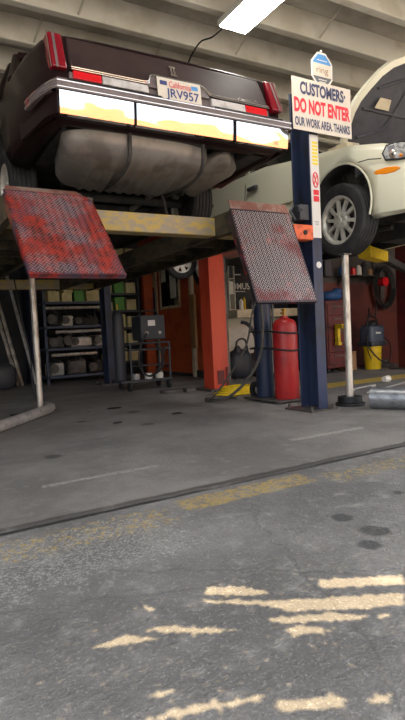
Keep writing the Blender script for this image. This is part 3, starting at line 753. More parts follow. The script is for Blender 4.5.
for lo, hi, m in ((.055,.2,'skyblue'),(-.06,.055,'signwhite'),(-.2,-.06,'inkgrey')):
    b = MB(); b.prism([(cx+x, 3.7195, cz+z) for x, z in clip(octa(.88), lo, hi)], (0,.0024,0)); b.build('print_block', M[m], rg)
b = MB(); text(b, 'ring', (cx-.07,3.7195,cz-.045), (1,0,0), (0,0,1), .14, .07, .0015, .004); b.build('lettering', M['tanprint'], rg)
b = MB(); b.box(cx-.06,cx+.06,3.717,3.7195,cz+.08,cz+.086); b.box(cx-.05,cx+.05,3.717,3.7195,cz-.09,cz-.084); b.box(cx-.04,cx+.04,3.717,3.7195,cz-.11,cz-.104); b.build('lettering', M['white'], rg)
b = MB(); b.cyl((cx,3.729,2.60),(cx,3.729,3.24),.008,n=8); b.ball((cx,3.729,3.245),.012); b.build('stake', M['white'], rg)

# ------------------------------------------------------------------ support poles
sp = thing('support_stand', 'tall silver pole stand on a round black base under the cream white sedan', 'stand', (3.82, 3.80, 0))
b = MB(); b.cyl((3.82,3.80,.07),(3.82,3.80,1.44),.034,n=16); b.build('pole', M['galv'], sp)
b = MB(); b.cyl((3.82,3.80,.0),(3.82,3.80,.025),.14,n=24); b.cyl((3.82,3.80,.025),(3.82,3.80,.085),.115,n=24); b.build('base', M['black'], sp, .006)
b = MB(); b.box(3.77,3.87,3.76,3.84,1.44,1.455); b.build('saddle', M['castiron'], sp, .003)
sp = thing('support_stand', 'tall slim silver pole on a bent pipe foot, below the mostly red ramp', 'stand', (1.37, 5.93, 0))
b = MB(); b.cyl((1.37,5.93,.05),(1.37,5.93,1.86),.033,n=16); b.build('pole', M['galv'], sp)
b = MB(); b.cyl((1.37,5.93,1.86),(1.37,5.93,1.90),.05,n=12); b.build('saddle', M['castiron'], sp)
b = MB(); b.tube([(1.44,6.02,.05),(1.46,5.86,.05),(1.40,5.72,.05),(1.25,5.52,.05),(1.02,5.22,.05),(.78,4.92,.05),(.45,4.55,.05)], .05, 12, 5); b.build('pipe_foot', M['greypipe'], sp)
b = MB(); b.box(1.05,1.3,5.75,5.95,0,.012); b.box(1.2,1.34,5.8,5.92,.012,.03); tag(b.build('steel_plate', M['under'], None, .003), 'flat dark oily plate lying on the floor by the bent pipe foot', 'plate')
b = MB(); b.tube([(1.30,6.5,1.5),(1.34,6.4,1.0),(1.38,6.3,.6),(1.36,6.2,.3),(1.42,6.15,.02),(1.6,6.2,.012)], .008, 6, 5); tag(b.build('hanging_cable', M['black']), 'thin black cable hanging beside the slim silver pole', 'cable')
# galvanised duct
b = MB(); dd = Vector((.62,-1.15,0)).normalized(); p0 = Vector((3.79,3.50,.098)); p1 = p0+dd*1.5
u, w_ = MB().frame(dd); 
b.lathe([(.092,0),(.098,0),(.098,1.5),(.092,1.5),(.092,0)], p0, dd, 28)
dt = b.build('duct_pipe', M['duct'])
tag(dt, 'fat galvanised duct pipe lying on the floor beside the black round base', 'pipe')

# ------------------------------------------------------------------ gas bottles with cart
gc = thing('gas_cart', 'dark two-wheeled cart that carries the red and blue gas bottles', 'cart', (3.5,4.6,0))
b = MB(); b.box(3.36,3.80,4.33,4.94,.02,.035); b.build('tray', M['castiron'], gc)
b = MB()
for x in (3.58, 3.79): b.tube([(x,4.92,.04),(x,4.92,1.05),(x,5.0,1.2)], .014, 8)
b.tube([(3.58,5.0,1.2),(3.79,5.0,1.2)], .014, 8); b.tube([(3.58,4.92,.55),(3.79,4.92,.55)], .012, 8); b.build('handle_frame', M['castiron'], gc)
for x in (3.50, 3.87): b = MB(); tyre(b, (x,4.90,.10), (1,0,0), .10, .05, .05, 20); b.build('wheel', M['rubber'], gc)
def bottle(x, y, r, h, m, label):
    t = thing('gas_bottle', label, 'gas bottle', (x, y, .035))
    b = MB(); b.lathe([(.001,.036),(r*.96,.036),(r,.05),(r,h-.10),(r*.93,h-.05),(r*.72,h-.018),(r*.34,h),(r*.3,h+.02),(.001,h+.02)], (x,y,0), (0,0,1), 28); b.build('body', m, t, smooth=50)
    b = MB(); b.cyl((x,y,h+.015),(x,y,h+.08),.016,n=10); b.cyl((x,y,h+.08),(x,y,h+.095),.03,n=10); b.tube([(x,y,h+.05),(x-.06,y-.03,h+.05)],.012,8); b.build('valve', M['brass'], t)
bottle(3.60, 4.48, .128, .88, M['redgas'], 'red gas bottle standing in front of the blue gas bottle')
bottle(3.53, 4.77, .095, 1.22, M['bluegas'], 'blue gas bottle half hidden by the rubbed diamond plate ramp')
b = MB()
for z in (.74, .56):
    for cx_, cy_, r_ in ((3.60,4.48,.136),):
        a0 = [cx_+r_*math.cos(a) for a in ()]
    pts = []
    for i in range(19):
        a = PI*1.06+ (PI*.98)*i/18; pts.append((3.60+.137*math.cos(a), 4.48+.137*math.sin(a), z-.02*math.sin(PI*i/18)))
    b.tube([(3.56,4.90,z+.02),(3.375,4.80,z+.01),(3.43,4.60,z+.01)]+pts+[(3.765,4.6,z),(3.80,4.90,z+.02)], .010, 6)
b.build('chain', M['black'], gc)
b = MB(); b.tube([(3.46,4.62,1.25),(3.34,4.52,1.1),(3.33,4.50,.8),(3.31,4.54,.5),(3.22,4.66,.25),(3.08,4.85,.06),(3.0,5.05,.02),(3.12,5.2,.02),(3.30,5.12,.02),(3.28,4.98,.03)], .015, 8, 6)
b.tube([(3.42,4.63,1.2),(3.28,4.60,.95),(3.22,4.66,.6),(3.08,4.85,.25),(2.98,5.05,.03),(3.08,5.3,.02),(3.3,5.3,.02)], .010, 8, 6)
tag(b.build('torch_hose', M['hosegrey']), 'dark torch hose hanging from the gas bottles and coiling on the floor', 'hose')
b = MB()
for i in range(4):
    r_ = .24-.02*i; b.tube([(3.60+r_*1.1*math.cos(a)+.02*i, 5.50+r_*.8*math.sin(a), .02+.022*i) for a in [2*PI*j/24 for j in range(24)]], .013, 6, 0, True)
tag(b.build('air_hose', M['yellow']), 'yellow hose coiled on the floor at the foot of the orange-red column', 'hose')

# ------------------------------------------------------------------ bench behind the column
wb = thing('work_bench', 'pale painted bench against the wall behind the orange-red column', 'bench', (5.3,7.4,0))
b = MB(); b.box(4.76,6.1,7.08,7.63,.97,1.10); b.build('top', M['bench'], wb, .006)
b = MB(); b.box(4.8,6.1,7.55,7.63,0,.97); b.build('back_panel', M['benchpanel'], wb)
for x in (4.78, 6.02):
    b = MB(); b.box(x,x+.07,7.46,7.53,0,.97); b.build('leg', M['bench'], wb)
bn = thing('wall_banner', 'black wall banner with pale lettering above the pale bench', 'banner', (5.25,7.62,1.2))
b = MB(); b.box(4.90,5.62,7.615,7.635,1.16,2.05); b.build('panel', M['black'], bn)
b = MB(); text(b,'OMUS',(5.02,7.615,1.46),(1,0,0),(0,0,1),.38,.11,.003,.01); b.box(4.96,5.30,7.610,7.613,1.42,1.432); b.box(4.96,5.22,7.61,7.613,1.70,1.72); b.box(5.14,5.36,7.61,7.613,1.90,1.915); b.box(4.96,5.1,7.61,7.613,1.665,1.68); b.build('lettering', M['paper'], bn)
sh = thing('wall_shelf', 'narrow pale shelf unit standing on the bench beside the black banner', 'shelf', (4.80,7.45,1.1))
b = MB(); b.box(4.77,4.785,7.3,7.62,1.1,1.95); b.box(4.875,4.89,7.3,7.62,1.1,1.95)
for z in (1.1,1.36,1.6,1.84): b.box(4.785,4.875,7.3,7.62,z,z+.015)
b.build('frame', M['paper'], sh)
for z, m, lb in ((1.375,'paper','white carton on the lower board of the narrow shelf'),(1.615,'charcoal','dark carton on the middle board of the narrow shelf'),(1.855,'paper','white carton on top of the narrow shelf')):
    tag(MB().box(4.79,4.87,7.32,7.55,z,z+.19).build('carton', M[m], None, .003), lb, 'box')
bt = [('white','white',.035,.20),('slender yellow','yellow',.025,.24),('black','charcoal',.035,.15),('pale','paper',.03,.17),('brown','cardboard',.04,.12),('short grey','greypipe',.035,.1),('blue','bluebox',.03,.19)]
for i, (nm, m, r_, h) in enumerate(bt):
    x = 4.96+i*.10; y = 7.25+.06*(i % 2)
    t = thing('spray_bottle', nm+' bottle standing on the pale bench top', 'bottle', (x,y,1.1), 0, 'bottles on the bench')
    MB().lathe([(.001,0),(r_,0),(r_,h*.7),(r_*.4,h*.82),(r_*.4,h*.9),(.001,h*.9)],(x,y,1.1),(0,0,1),14).build('body',M[m],t)
    MB().cyl((x,y,1.1+h*.88),(x,y,1.1+h),r_*.5,n=10).build('cap',M['black'],t)
b = MB(); b.ball((4.84,7.2,.24),(.22,.16,.24),14,10,.8); b.ball((4.78,7.15,.42),(.07,.06,.12)); b.tube([(4.74,7.12,.4),(4.71,7.05,.6),(4.86,7.05,.62),(4.96,7.12,.4)],.016,6,4)
tag(b.build('tool_bag', M['charcoal']), 'dark lumpy tool bag on the floor under the pale bench', 'bag')
b = MB(); b.ball((5.2,7.25,.2),(.16,.14,.2),12,8,.8); b.cyl((5.2,7.25,.35),(5.24,7.2,.62),.045,.03); tag(b.build('bucket', M['under']), 'black bucket with rags under the pale bench', 'bucket')
b = MB(); b.tube([(4.80,7.05,.90),(4.88,6.98,.86),(4.96,6.92,.70),(4.97,6.9,.5),(4.93,6.85,.28),(4.95,6.7,.06),(5.1,6.6,.04)], .03, 10, 6); tag(b.build('vacuum_hose', M['charcoal']), 'thick grey ribbed hose drooping off the front of the pale bench', 'hose')
tag(MB().box(4.46,4.58,7.25,7.45,0,.5).build('carton', M['cardboard'], None, .004), 'tall brown cardboard carton beside the pale bench', 'box')

# ------------------------------------------------------------------ orange office door with window
dr = struct(MB().box(4.565, 4.595, 8.22, 9.52, .06, 2.12).build('door_1', M['orange'], None, .004))
dr['label'] = 'orange door with papers on its window'
b = MB(); 
for y0, y1, z0, z1 in ((8.58,9.40,1.24,1.29),(8.58,9.40,2.03,2.08),(8.58,8.63,1.29,2.03),(9.35,9.40,1.29,2.03)): b.box(4.55,4.57,y0,y1,z0,z1)
b.build('window_frame', M['bench'], dr)
MB().box(4.557,4.566,8.63,9.35,1.29,2.03).build('window_glass', M['glass'], dr)
b = MB(); b.box(4.54,4.60,8.14,8.22,.0,2.2); b.box(4.54,4.60,9.52,9.60,.0,2.2); struct(b.build('trim_40', M['bench']))
for y0, y1, z0, z1, lb in ((8.72,8.95,1.42,2.06,'long white paper taped on the orange door window, nearer the column'),(9.12,9.30,1.75,2.05,'short white paper taped on the orange door window, nearer the dark corner')):
    tag(MB().box(4.549,4.553,y0,y1,z0,z1).build('paper_notice', M['paper']), lb, 'paper')
tag(MB().box(4.50,4.55,8.0,8.16,.5,1.42).build('cardboard_sheet', M['cardboard'], None, .003), 'brown cardboard sheet standing against the orange wall by the column', 'cardboard')
tag(MB().box(4.36,4.55,9.7,9.82,0,2.3).build('wooden_post', M['orange'], None, .004), 'orange wooden post in the back corner beside the blue panel', 'post')
bp_ = thing('wall_poster','blue wall panel with pale print between the orange post and the orange door','poster',(4.5,9.65,.9))
MB().box(4.575,4.598,9.60,10.1,.9,1.62).build('panel', M['bluebox'], bp_)
MB().box(4.57,4.575,9.65,10.0,1.7,1.95).build('label_strip', M['creambox'], bp_)
sw = thing('spare_wheel', 'small spare wheel hanging below the runway in front of the orange door', 'wheel', (3.60,6.7,1.5))
tyre(MB(), (3.60,6.7,1.74), (-.30,-.95,0), .215, .15, .13, 36).build('tyre', M['rubber'], sw)
spoke_rim(MB(), (3.60,6.7,1.74), (-.30,-.95,0), .13, .15, 6, sw=.4).build('rim', M['alloy'], sw)
MB().tube([(3.60,6.7,1.87),(3.60,6.7,3.75)], .008, 6).build('hanger', M['black'], sw)

# ------------------------------------------------------------------ welding cart
wl = thing('welding_cart', 'black welding cart on casters in front of the orange office wall', 'cart', (3.1,7.1,0))
MB().box(2.72,3.50,6.95,7.35,.12,.15).build('shelf', M['charcoal'], wl); MB().box(2.86,3.50,6.95,7.35,.56,.58).build('shelf', M['charcoal'], wl)
b = MB()
for x, y in ((2.88,6.97),(3.48,6.97),(2.88,7.33),(3.48,7.33)): b.tube([(x,y,.14),(x,y,.66)], .014, 8)
b.tube([(2.88,6.97,.66),(3.48,6.97,.66),(3.48,7.33,.66),(2.88,7.33,.66)], .014, 8, 0, True); b.tube([(3.48,6.97,.3),(3.48,7.33,.3)],.01,6); b.tube([(2.88,6.97,.35),(3.48,6.97,.35)],.01,6); b.build('frame', M['charcoal'], wl)
for x in (2.85,3.45):
    for y in (6.98,7.32): b = MB(); tyre(b,(x,y,.06),(1,0,0),.06,.035,.03,16); b.build('caster', M['rubber'], wl)
wm = thing('welding_machine','dark grey welding machine with a white label on the cart','welder',(3.26,7.15,.68))
b = MB(); b.box(3.06,3.44,6.98,7.32,.70,1.05); b.build('case', M['charcoal'], wm, .02)
b = MB(); b.box(3.17,3.28,6.972,6.979,.90,.98); b.build('label_plate', M['white'], wm)
b = MB(); b.tube([(3.10,7.15,1.05),(3.12,7.15,1.12),(3.38,7.15,1.12),(3.40,7.15,1.05)],.012,8); b.build('handle', M['black'], wm)
b = MB(); b.cyl((3.14,6.98,.80),(3.14,6.955,.80),.025,n=12); b.cyl((3.34,6.98,.80),(3.34,6.955,.80),.025,n=12); b.build('knob', M['greypipe'], wm)
gb = thing('gas_bottle','black gas bottle standing on the welding cart behind the navy post','gas bottle',(2.79,7.15,.15))
MB().lathe([(.001,.152),(.075,.152),(.08,.17),(.08,1.02),(.07,1.09),(.03,1.14),(.001,1.14)],(2.79,7.15,0),(0,0,1),20).build('body',M['charcoal'],gb)
MB().cyl((2.79,7.15,1.135),(2.79,7.15,1.22),.016,n=8).build('valve',M['brass'],gb)
cb = MB(); cb.tube([(3.14,6.955,.80),(3.0,6.9,.6),(2.98,6.9,.35),(3.1,6.88,.2),(3.3,6.88,.3),(3.34,6.9,.5),(3.24,6.9,.62)],.014,6,6); cb.tube([(3.4,6.93,.6),(3.3,6.9,.35),(3.2,6.93,.2)],.012,6,5); tag(cb.build('welding_cable', M['black']), 'black welding cable looped over the front of the welding cart','cable')
for i,(x,y,m,lb) in enumerate(((3.0,7.1,'greypipe','grey tin on the bottom shelf of the welding cart'),(3.17,7.05,'white','white tin on the bottom shelf of the welding cart'),(3.34,7.05,'paper','pale paper roll on the bottom shelf of the welding cart'))):
    tag(MB().cyl((x,y,.15),(x,y,.15+.08),.055,n=14).build('tin', M[m]), lb, 'tin')

# ------------------------------------------------------------------ storage racks at the back
def rack(x0, x1, y0, y1, zs, h, label, m=M['rack']):
    t = thing('storage_rack', label, 'rack', ((x0+x1)/2,(y0+y1)/2,0))
    for x in (x0, x1-.04):
        for y in (y0, y1-.04):
            b = MB(); b.box(x,x+.04,y,y+.04,0,h); b.build('upright', m, t)
    for z in zs:
        b = MB(); b.box(x0,x1,y0,y1,z-.04,z); b.build('shelf', m, t)
    return t
rack(2.30,3.42,9.3,9.9,(.14,.62,1.0,1.42),1.80,'blue-grey rack of gearboxes and engine parts at the back of the shop')
def engine_part(x, z, w, h, lb, m='castiron'):
    t = thing('engine_part', lb, 'engine part', (x, 9.5, z))
    b = MB(); b.box(x-w/2,x+w/2,9.38,9.75,z,z+h*.75); b.build('housing', M[m], t, .03)
    MB().cyl((x-w*.28,9.38,z+h*.42),(x-w*.28,9.31,z+h*.42),h*.28,n=16).build('pulley', M['castiron'], t); b = MB(); b.cyl((x+w*.22,9.4,z+h*.7),(x+w*.22,9.7,z+h*.98),h*.14,n=12); b.build('flange', M['castiron'], t)
for x, z, w, h, lb, m in ((2.50,.14,.26,.3,'square grey gearbox at the end of the bottom rack shelf','greypipe'),(2.86,.14,.34,.34,'long cast gearbox in the middle of the bottom rack shelf','castiron'),(3.2,.14,.26,.28,'dark transmission beside the long gearbox, bottom rack shelf','under'),
    (2.52,.62,.28,.26,'dark cast block on the second rack shelf','castiron'),(2.95,.62,.42,.24,'wide grey engine head on the second rack shelf','greypipe'),(2.50,1.0,.2,.3,'small dark pump on the upper rack shelf','under'),(3.05,1.0,.5,.2,'long dull cylinder head on the upper rack shelf','under')):
    engine_part(x, z, w, h, lb, M and m)
for x, z, w, h, lb, m in ((2.74,1.0,.2,.24,'pale alternator on the upper rack shelf beside the small dark pump','paper'),(3.3,.62,.2,.26,'bright small gearbox at the end of the second rack shelf','galv'),(2.74,.62,.13,.3,'narrow dark starter on the second rack shelf','under')):
    engine_part(x, z, w, h, lb, m)
for y, z, x0, x1, m, lb in ((9.34,1.315,2.34,3.36,'galv','bright steel tube laid along the upper rack shelf'),(9.33,.90,2.5,3.38,'greypipe','grey steel tube laid along the second rack shelf'),(9.33,.50,2.4,3.2,'galv','bright steel tube laid along the bottom rack shelf')):
    tag(MB().cyl((x0,y,z),(x1,y,z),.028,n=10).build('steel_tube', M[m]), lb, 'tube')
for i,(x0,x1,z,h,m,lb) in enumerate(((2.42,2.62,1.42,.2,'creambox','cream carton, first from the post, on the top rack shelf'),(2.66,2.84,1.42,.16,'creambox','small cream carton second along the top rack shelf'),(2.88,3.06,1.42,.2,'greenbox','green carton in the middle of the top rack shelf'),(3.1,3.36,1.42,.24,'creambox','big cream carton at the end of the top rack shelf'),(2.70,2.86,1.60,.14,'creambox','cream carton stacked over the small carton on the top shelf'),(3.14,3.32,.86,.0,'x',''))):
    if h: tag(MB().box(x0,x1,9.4,9.7,z if i!=4 else 1.58,(z if i!=4 else 1.58)+h).build('carton', M[m], None, .004), lb, 'box', 'cartons on the racks')
rack(3.45,4.2,9.55,10.1,(.3,.62,.94,1.26,1.58,2.22),2.22,'dark rack of filter cartons behind the welding cart', M['charcoal'])
names = {0:'lowest',1:'second',2:'third',3:'fourth',4:'top'}
for lv, z in enumerate((.3,.62,.94,1.26,1.58)):
    for j in range(3):
        m = 'creambox'
        if (lv, j) in ((4,1),(3,1)): m = 'greenbox'
        if (lv, j) == (2,0): m = 'bluebox'
        hh = .15+.05*((lv*3+j*2) % 3); x0 = 3.48+j*.235
        tag(MB().box(x0,x0+.19,9.6,9.9,z,z+hh).build('carton', M[m], None, .004), '%s carton, %s on the %s shelf of the dark filter rack' % ({'creambox':'cream','greenbox':'green','bluebox':'blue'}[m], ('next to the navy post','in the middle','next to the orange post')[j], names[lv]), 'box', 'cartons on the racks')
for j,(x0,h) in enumerate(((3.5,.2),(3.74,.26),(3.98,.2))): tag(MB().box(x0,x0+.19,9.6,9.9,2.22,2.22+h).build('carton', M['creambox'], None, .004), 'cream carton on the very top of the dark filter rack, '+('next to the navy post','in the middle','next to the orange post')[j], 'box', 'cartons on the racks')
# leaning pipes, blue cabinet, bins in the dark corner
for x0, x1, m, lb in ((1.55,1.86,'galv','bright metal pipe leaning on the back wall, nearest the frame edge'),(1.64,1.93,'galv','bright metal pipe leaning on the back wall, beside the dark one'),(1.92,2.16,'greypipe','dull grey pipe leaning on the back wall behind the slim pole')):
    tag(MB().cyl((x1,9.55,.015),(x0,10.36,2.1),.03,n=10).build('leaning_pipe', M[m]), lb, 'pipe')
cb_ = thing('storage_cabinet','tall dark navy cabinet at the back behind the leaning pipes','cabinet',(2.23,10.0,0))
# kept shallow behind the pipes
MB().box(2.165,2.29,9.7,10.3,0,2.2).build('body', M['navy'], cb_, .006); MB().box(2.175,2.28,9.685,9.7,.05,2.15).build('door', M['navy'], cb_, .004)
tag(MB().ball((1.55,9.2,.22),(.22,.2,.22),14,8,.7).build('trash_bag', M['charcoal']), 'dark full trash bag on the floor near the leaning pipes', 'bag')

# ------------------------------------------------------------------ second bay clutter
tc = thing('tool_chest','dark red tool chest against the wall behind the silver pole','tool chest',(6.38,6.7,0))
b = MB(); b.box(6.07,6.57,6.50,6.90,.08,1.18); b.build('body', M['darkred'], tc, .01)
for i in range(5):
    z = .14+i*.2; d_ = MB().box(6.10,6.54,6.485,6.50,z,z+.18).build('drawer', M['darkred'], tc, .004); MB().box(6.2,6.44,6.472,6.485,z+.13,z+.15).build('handle', M['castiron'], d_)
for x in (6.11,6.53):
    for y in (6.55,6.85): MB().cyl((x-.02,y,.04),(x+.02,y,.04),.04,n=12).build('caster', M['rubber'], tc)
b = MB(); b.ball((6.36,6.68,1.26),(.2,.14,.085),14,8,.8); b.ball((6.46,6.64,1.33),(.09,.09,.06)); tag(b.build('blue_jacket', M['bluebox']), 'blue jacket heaped on top of the dark red tool chest', 'jacket')
b = MB(); b.box(6.22,6.28,6.40,6.47,.50,.72); b.box(6.22,6.28,6.30,6.472,.72,.79); b.cyl((6.25,6.30,.755),(6.25,6.20,.755),.018); b.box(6.215,6.285,6.385,6.475,.45,.50)
tag(b.build('power_drill', M['yellow'], None, .008), 'yellow power drill hooked on a drawer of the dark red tool chest', 'drill')
bk = thing('bucket','yellow plastic bucket on the floor against the rust red wall','bucket',(7.1,6.5,0))
MB().lathe([(.001,.0),(.125,.0),(.132,.02),(.150,.36),(.158,.365),(.158,.385),(.15,.39),(.001,.39)],(7.1,6.5,0),(0,0,1),24).build('body',M['yellow'],bk)
b = MB(); b.tube([(7.1+.16*math.cos(a),6.5-.04-.12*math.sin(a)*.4,.36-.26*math.sin(a)) for a in [PI*i/14 for i in range(15)]],.008,6); b.build('bail', M['black'], bk)
vc = thing('vacuum_cleaner','dark grey machine with a small white mark sitting on the yellow bucket','vacuum',(7.1,6.5,.39))
b = MB(); b.box(6.93,7.27,6.36,6.64,.40,.74); b.build('body', M['greyblue'], vc, .05)
b = MB(); b.box(6.91,7.29,6.34,6.66,.39,.47); b.build('skirt', M['charcoal'], vc, .02)
b = MB(); b.ball((7.1,6.5,.76),(.11,.11,.07)); b.tube([(6.98,6.5,.72),(7.04,6.5,.88),(7.2,6.5,.86),(7.24,6.5,.72)],.016,8,4); b.build('handle', M['black'], vc)
b = MB(); b.box(7.04,7.075,6.352,6.358,.60,.63); b.box(7.085,7.15,6.352,6.358,.60,.625); b.build('mark', M['white'], vc)
b = MB(); b.tube([(7.26,6.45,.6),(7.36,6.35,.4),(7.2,6.25,.12),(7.0,6.28,.18),(6.88,6.4,.42),(6.92,6.42,.62)],.012,6,6); b.build('hose', M['black'], vc)
rl = thing('hose_reel','dark wall hose reel with a red hub above the yellow bucket','hose reel',(7.95,6.9,1.4))
b = MB()
for i in range(5): b.tube([(7.85+(.20+.02*i)*math.cos(a),6.86-.02*(i%3),1.42+(.30+.02*i)*math.sin(a)) for a in [2*PI*j/26 for j in range(26)]],.016,6,0,True)
b.build('hose', M['black'], rl)
MB().cyl((7.85,6.94,1.52),(7.85,6.82,1.52),.08,n=18).build('hub', M['lens_red2'], rl)
b = MB(); b.box(7.80,7.90,6.90,6.95,1.2,1.75); b.build('bracket', M['castiron'], rl)
b = MB(); b.tube([(7.5,6.93,1.05),(7.4,6.8,.92),(7.25,6.7,.95),(7.15,6.62,.86)],.012,6,5); b.tube([(7.64,6.93,1.9),(7.62,6.88,1.6),(7.66,6.88,1.2),(7.62,6.88,.9)],.012,6,5); tag(b.build('air_line', M['black']), 'thin black air line looped on the rust red wall','hose')
tag(MB().box(6.62,6.84,6.62,6.82,0,.32).build('carton', M['cardboard'], None, .004), 'brown carton on the floor between the yellow bucket and the tool chest','box')
b = MB(); b.box(7.25,7.7,6.55,6.8,0,.06); b.box(7.35,7.6,6.6,6.75,.06,.13); tag(b.build('parts_tray', M['castiron'], None, .01), 'low grey parts tray on the floor beside the yellow bucket','tray')
for x0,y0,x1,y1,z0,z1,lb,m in ((6.45,6.88,6.62,6.945,1.6,1.95,'dark air tool hanging on the wall above the tool chest','charcoal'),(6.72,6.86,6.95,6.945,2.0,2.14,'white plastic fitting fixed on the wall above the crowded wall shelf','paper')):
    tag(MB().box(x0,x1,y0,y1,z0,z1).build('wall_tool', M[m], None, .02), lb, 'tool')
ws = thing('wall_shelf','dark wall shelf crowded with cans above the brown carton','shelf',(7.05,6.85,1.55))
MB().box(6.70,7.55,6.72,6.945,1.60,1.62).build('board', M['under'], ws)
for x in (6.78,7.48): MB().prism([(x,6.93,1.60),(x,6.93,1.45),(x,6.76,1.60)],(.02,0,0)).build('bracket', M['castiron'], ws)
for i,(m,h,lb) in enumerate((('bluebox',.16,'blue can at the start of the dark wall shelf'),('charcoal',.22,'black jug second on the dark wall shelf'),('lens_red2',.14,'red can in the middle of the dark wall shelf'),('paper',.18,'white can beside the red can on the wall shelf'),('under',.24,'tall dark can on the dark wall shelf'),('cardboard',.12,'brown tin at the end of the dark wall shelf'))):
    x = 6.78+i*.135; tag(MB().lathe([(.001,0),(.05,0),(.05,h*.8),(.03,h*.9),(.03,h),(.001,h)],(x,6.83,1.62),(0,0,1),14).build('paint_can', M[m]), lb, 'can', 'cans on the wall shelf')
# things lying on the bay floor
b = MB(); d=Vector((.92,.2,0)); b.cyl((4.72,4.62,.012),(5.10,4.72,.012),.011,n=8); b.cyl((4.66,4.60,.0),(4.66,4.60,.022),.035,n=10); b.box(5.08,5.16,4.69,4.76,.0,.02); tag(b.build('socket_wrench', M['greypipe']), 'steel socket wrench lying on the floor behind the silver pole', 'wrench')
tag(MB().cyl((4.55,4.27,.01),(5.6,4.62,.01),.01,n=8).build('metal_rod', M['greypipe']), 'thin metal rod lying on the floor beyond the duct pipe','rod')
cu = thing('paper_cup','small white cup lying on its side near the yellow floor marking','cup',(5.55,4.85,0)); MB().lathe([(.001,0),(.035,0),(.045,.11),(.042,.11),(.032,.008),(.001,.008)],(5.5,4.86,.046),(1,.25,.0),18).build('body',M['paper'],cu)
# a few small scraps on the floor
for i,(x,y,s_,lb) in enumerate(((2.05,5.5,.09,'dark rag scrap on the floor nearest the bent pipe foot'),(2.35,4.62,.06,'small dark chip on the open floor between the two ramps'),(1.72,4.55,.05,'tiny dark scrap on the floor beyond the mostly red ramp'))):
    b = MB(); b.ball((x,y,.008),(s_,s_*.5,.008),10,6); tag(b.build('floor_scrap', M['under']), lb, 'scrap')

# ------------------------------------------------------------------ outdoors behind the camera: tree shaped for its shade, added building, sky, sun
AZ, EL = (.80, .60), math.radians(68)
S = Vector((AZ[0]*math.cos(EL), AZ[1]*math.cos(EL), math.sin(EL))).normalized()
GAPS = [  # sun patch outlines on the ground; leaves are left out along their rays
[(0.8,1.44),(0.9,1.37),(0.95,1.28),(0.89,1.3),(0.77,1.39)],[(1.11,1.27),(1.35,1.14),(1.3,1.09),(1.08,1.22)],
[(0.76,1.37),(0.9,1.26),(1.04,1.18),(1.26,1.06),(1.2,1.01),(1.06,1.08),(0.92,1.17),(0.86,1.26),(0.75,1.35)],
[(0.85,1.18),(1.01,1.1),(1.08,1.03),(1.03,1.03),(0.84,1.15)],[(1.1,1.03),(1.14,0.99),(1.08,1.0)],[(0.68,1.24),(0.76,1.17),(0.67,1.22)],
[(0.84,1.12),(0.9,1.1),(0.96,1.02),(0.85,1.07)],[(0.59,1.46),(0.62,1.4),(0.59,1.4)],[(0.53,1.33),(0.6,1.31),(0.76,1.17),(0.65,1.22)],
[(0.39,1.33),(0.49,1.33),(0.57,1.26),(0.51,1.27),(0.41,1.31)],[(0.36,1.02),(0.5,1.0),(0.66,0.93),(0.64,0.92),(0.52,0.96),(0.37,1.01)],
[(0.63,0.9),(0.68,0.9),(0.79,0.84),(0.77,0.81),(0.68,0.85)],[(0.81,0.8),(0.88,0.79),(0.85,0.77)],[(0.43,1.09),(0.51,1.06),(0.47,1.05)]]
def inside(p, poly):
    c = False
    for (x1, y1), (x2, y2) in zip(poly, poly[1:]+poly[:1]):
        if (y1 > p[1]) != (y2 > p[1]) and p[0] < (x2-x1)*(p[1]-y1)/(y2-y1)+x1: c = not c
    return c
rnd = random.Random(3)
tree = thing('shade_tree', 'leafy tree outside the garage out of view, its leaf gaps shaped to dapple the apron', 'tree', (6.4,-1.4,0))  # unseen canopy, shaped along the sun rays to shade the apron
lf = MB()
def leaf(gx, gy, r):
    z = rnd.uniform(4.7, 6.2); c = Vector((gx, gy, 0)) + S*(z/S.z)
    a = rnd.uniform(0, PI); tx, ty = rnd.uniform(-.25,.25), rnd.uniform(-.25,.25)
    u = Vector((math.cos(a), math.sin(a), tx)); v = Vector((-math.sin(a), math.cos(a), ty))
    vs = [c+u*r*1.25, c+u*r*.5+v*r*.8, c-u*r*.5+v*r*.8, c-u*r*1.25, c-u*r*.5-v*r*.8, c+u*r*.5-v*r*.8]
    lf.face([lf.bm.verts.new(q) for q in vs])
def fine(x, y): return .1 < x < 1.7 and .55 < y < 1.75
stp = .15; x = -3.2
while x < 5.0:
    y = -2.6
    while y < 1.8:
        if not fine(x, y):
            for _ in range(2): leaf(x+rnd.uniform(-.05,.05), y+rnd.uniform(-.05,.05), .12)
        y += stp
    x += stp
stp = .0115; x = .0
while x < 1.8:
    y = .45
    while y < 1.85:
        p_ = (x+rnd.uniform(-.004,.004), y+rnd.uniform(-.004,.004))
        if not any(inside(p_, g) for g in GAPS): leaf(p_[0], p_[1], .0098)
        y += stp
    x += stp
fo = lf.build('foliage', M['leaf'], tree); fo['kind'] = 'stuff'
tb = MB(); tb.tube([(6.4,-1.4,-.05),(6.3,-1.3,2.2),(5.9,-.9,3.8),(4.6,.0,4.8),(2.6,.7,5.5),(.6,1.2,5.9)], [.22,.18,.14,.1,.05,.025], 12); tb.tube([(5.9,-.9,3.8),(4.2,-1.2,5.0),(1.8,-.8,5.8)], [.1,.07,.03], 10)
tb.build('trunk', M['bark'], tree)
bd = thing('building', 'pale stucco building with clay tile roof added out of view for the bumper to reflect', 'building', (16,-22,0))  # unseen building, added so the chrome bumper mirrors its wall and roof
MB().box(2,30,-25,-18,-.02,4.2).build('wall', M['stucco'], bd)
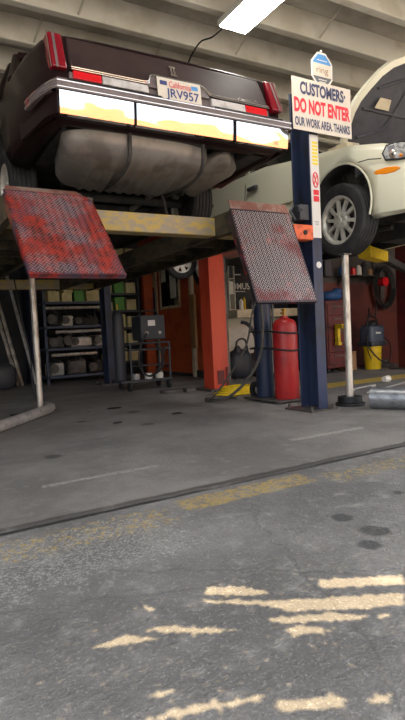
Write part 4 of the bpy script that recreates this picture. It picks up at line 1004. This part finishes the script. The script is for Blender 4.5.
b = MB(); b.prism([(1.6,-25.4,4.2),(1.6,-17.4,4.2),(1.6,-21.5,7.6)], (28.8,0,0)); b.build('roof', M['claytile'], bd)
for i in range(5): MB().box(5+i*5,6.8+i*5,-18.02,-17.96,1.0,2.6).build('window', M['glass'], bd)

W = bpy.data.worlds.new('World'); SC.world = W; W.use_nodes = True
wn = W.node_tree; bg = wn.nodes['Background']
sky = wn.nodes.new('ShaderNodeTexSky'); sky.sky_type = 'NISHITA'; sky.sun_disc = False; sky.sun_elevation = EL; sky.sun_rotation = math.atan2(AZ[0], AZ[1])
sky.air_density = 1.0; sky.dust_density = 3.0; sky.ozone_density = 1.0
hs = wn.nodes.new('ShaderNodeHueSaturation'); hs.inputs['Saturation'].default_value = .22
wn.links.new(sky.outputs[0], hs.inputs['Color']); wn.links.new(hs.outputs[0], bg.inputs[0]); bg.inputs[1].default_value = .30
sl = bpy.data.lights.new('sun', 'SUN'); sl.energy = 5.0; sl.color = (1., .76, .44); sl.angle = math.radians(.13)
so = bpy.data.objects.new('sun', sl); COL.objects.link(so); so.rotation_euler = (-S).to_track_quat('-Z', 'Y').to_euler(); so.location = (6, 2, 12)

# ------------------------------------------------------------------ camera
p, r, y = math.radians(-3.0), math.radians(2.9), math.radians(30.)
fw = Vector((math.sin(y)*math.cos(p), math.cos(y)*math.cos(p), math.sin(p)))
rt = Vector((math.cos(y), -math.sin(y), 0)); up = rt.cross(fw)
rt2 = rt*math.cos(r)-up*math.sin(r); up2 = up*math.cos(r)+rt*math.sin(r)
cam = bpy.data.cameras.new('camera'); co = bpy.data.objects.new('camera', cam); COL.objects.link(co)
co.matrix_world = Matrix(((rt2.x,up2.x,-fw.x,0),(rt2.y,up2.y,-fw.y,0),(rt2.z,up2.z,-fw.z,.78),(0,0,0,1)))
cam.sensor_fit = 'VERTICAL'; cam.sensor_height = 36.; cam.sensor_width = 36.; cam.lens = 27.0; cam.clip_start = .05; cam.clip_end = 200
SC.camera = co
SC.view_settings.view_transform = 'Standard'; SC.view_settings.look = 'None'; SC.view_settings.gamma = 1.; SC.view_settings.exposure = 1.3
SC.view_settings.use_curve_mapping = False
SC.cycles.max_bounces = 10; SC.cycles.diffuse_bounces = 5; SC.cycles.use_denoising = True
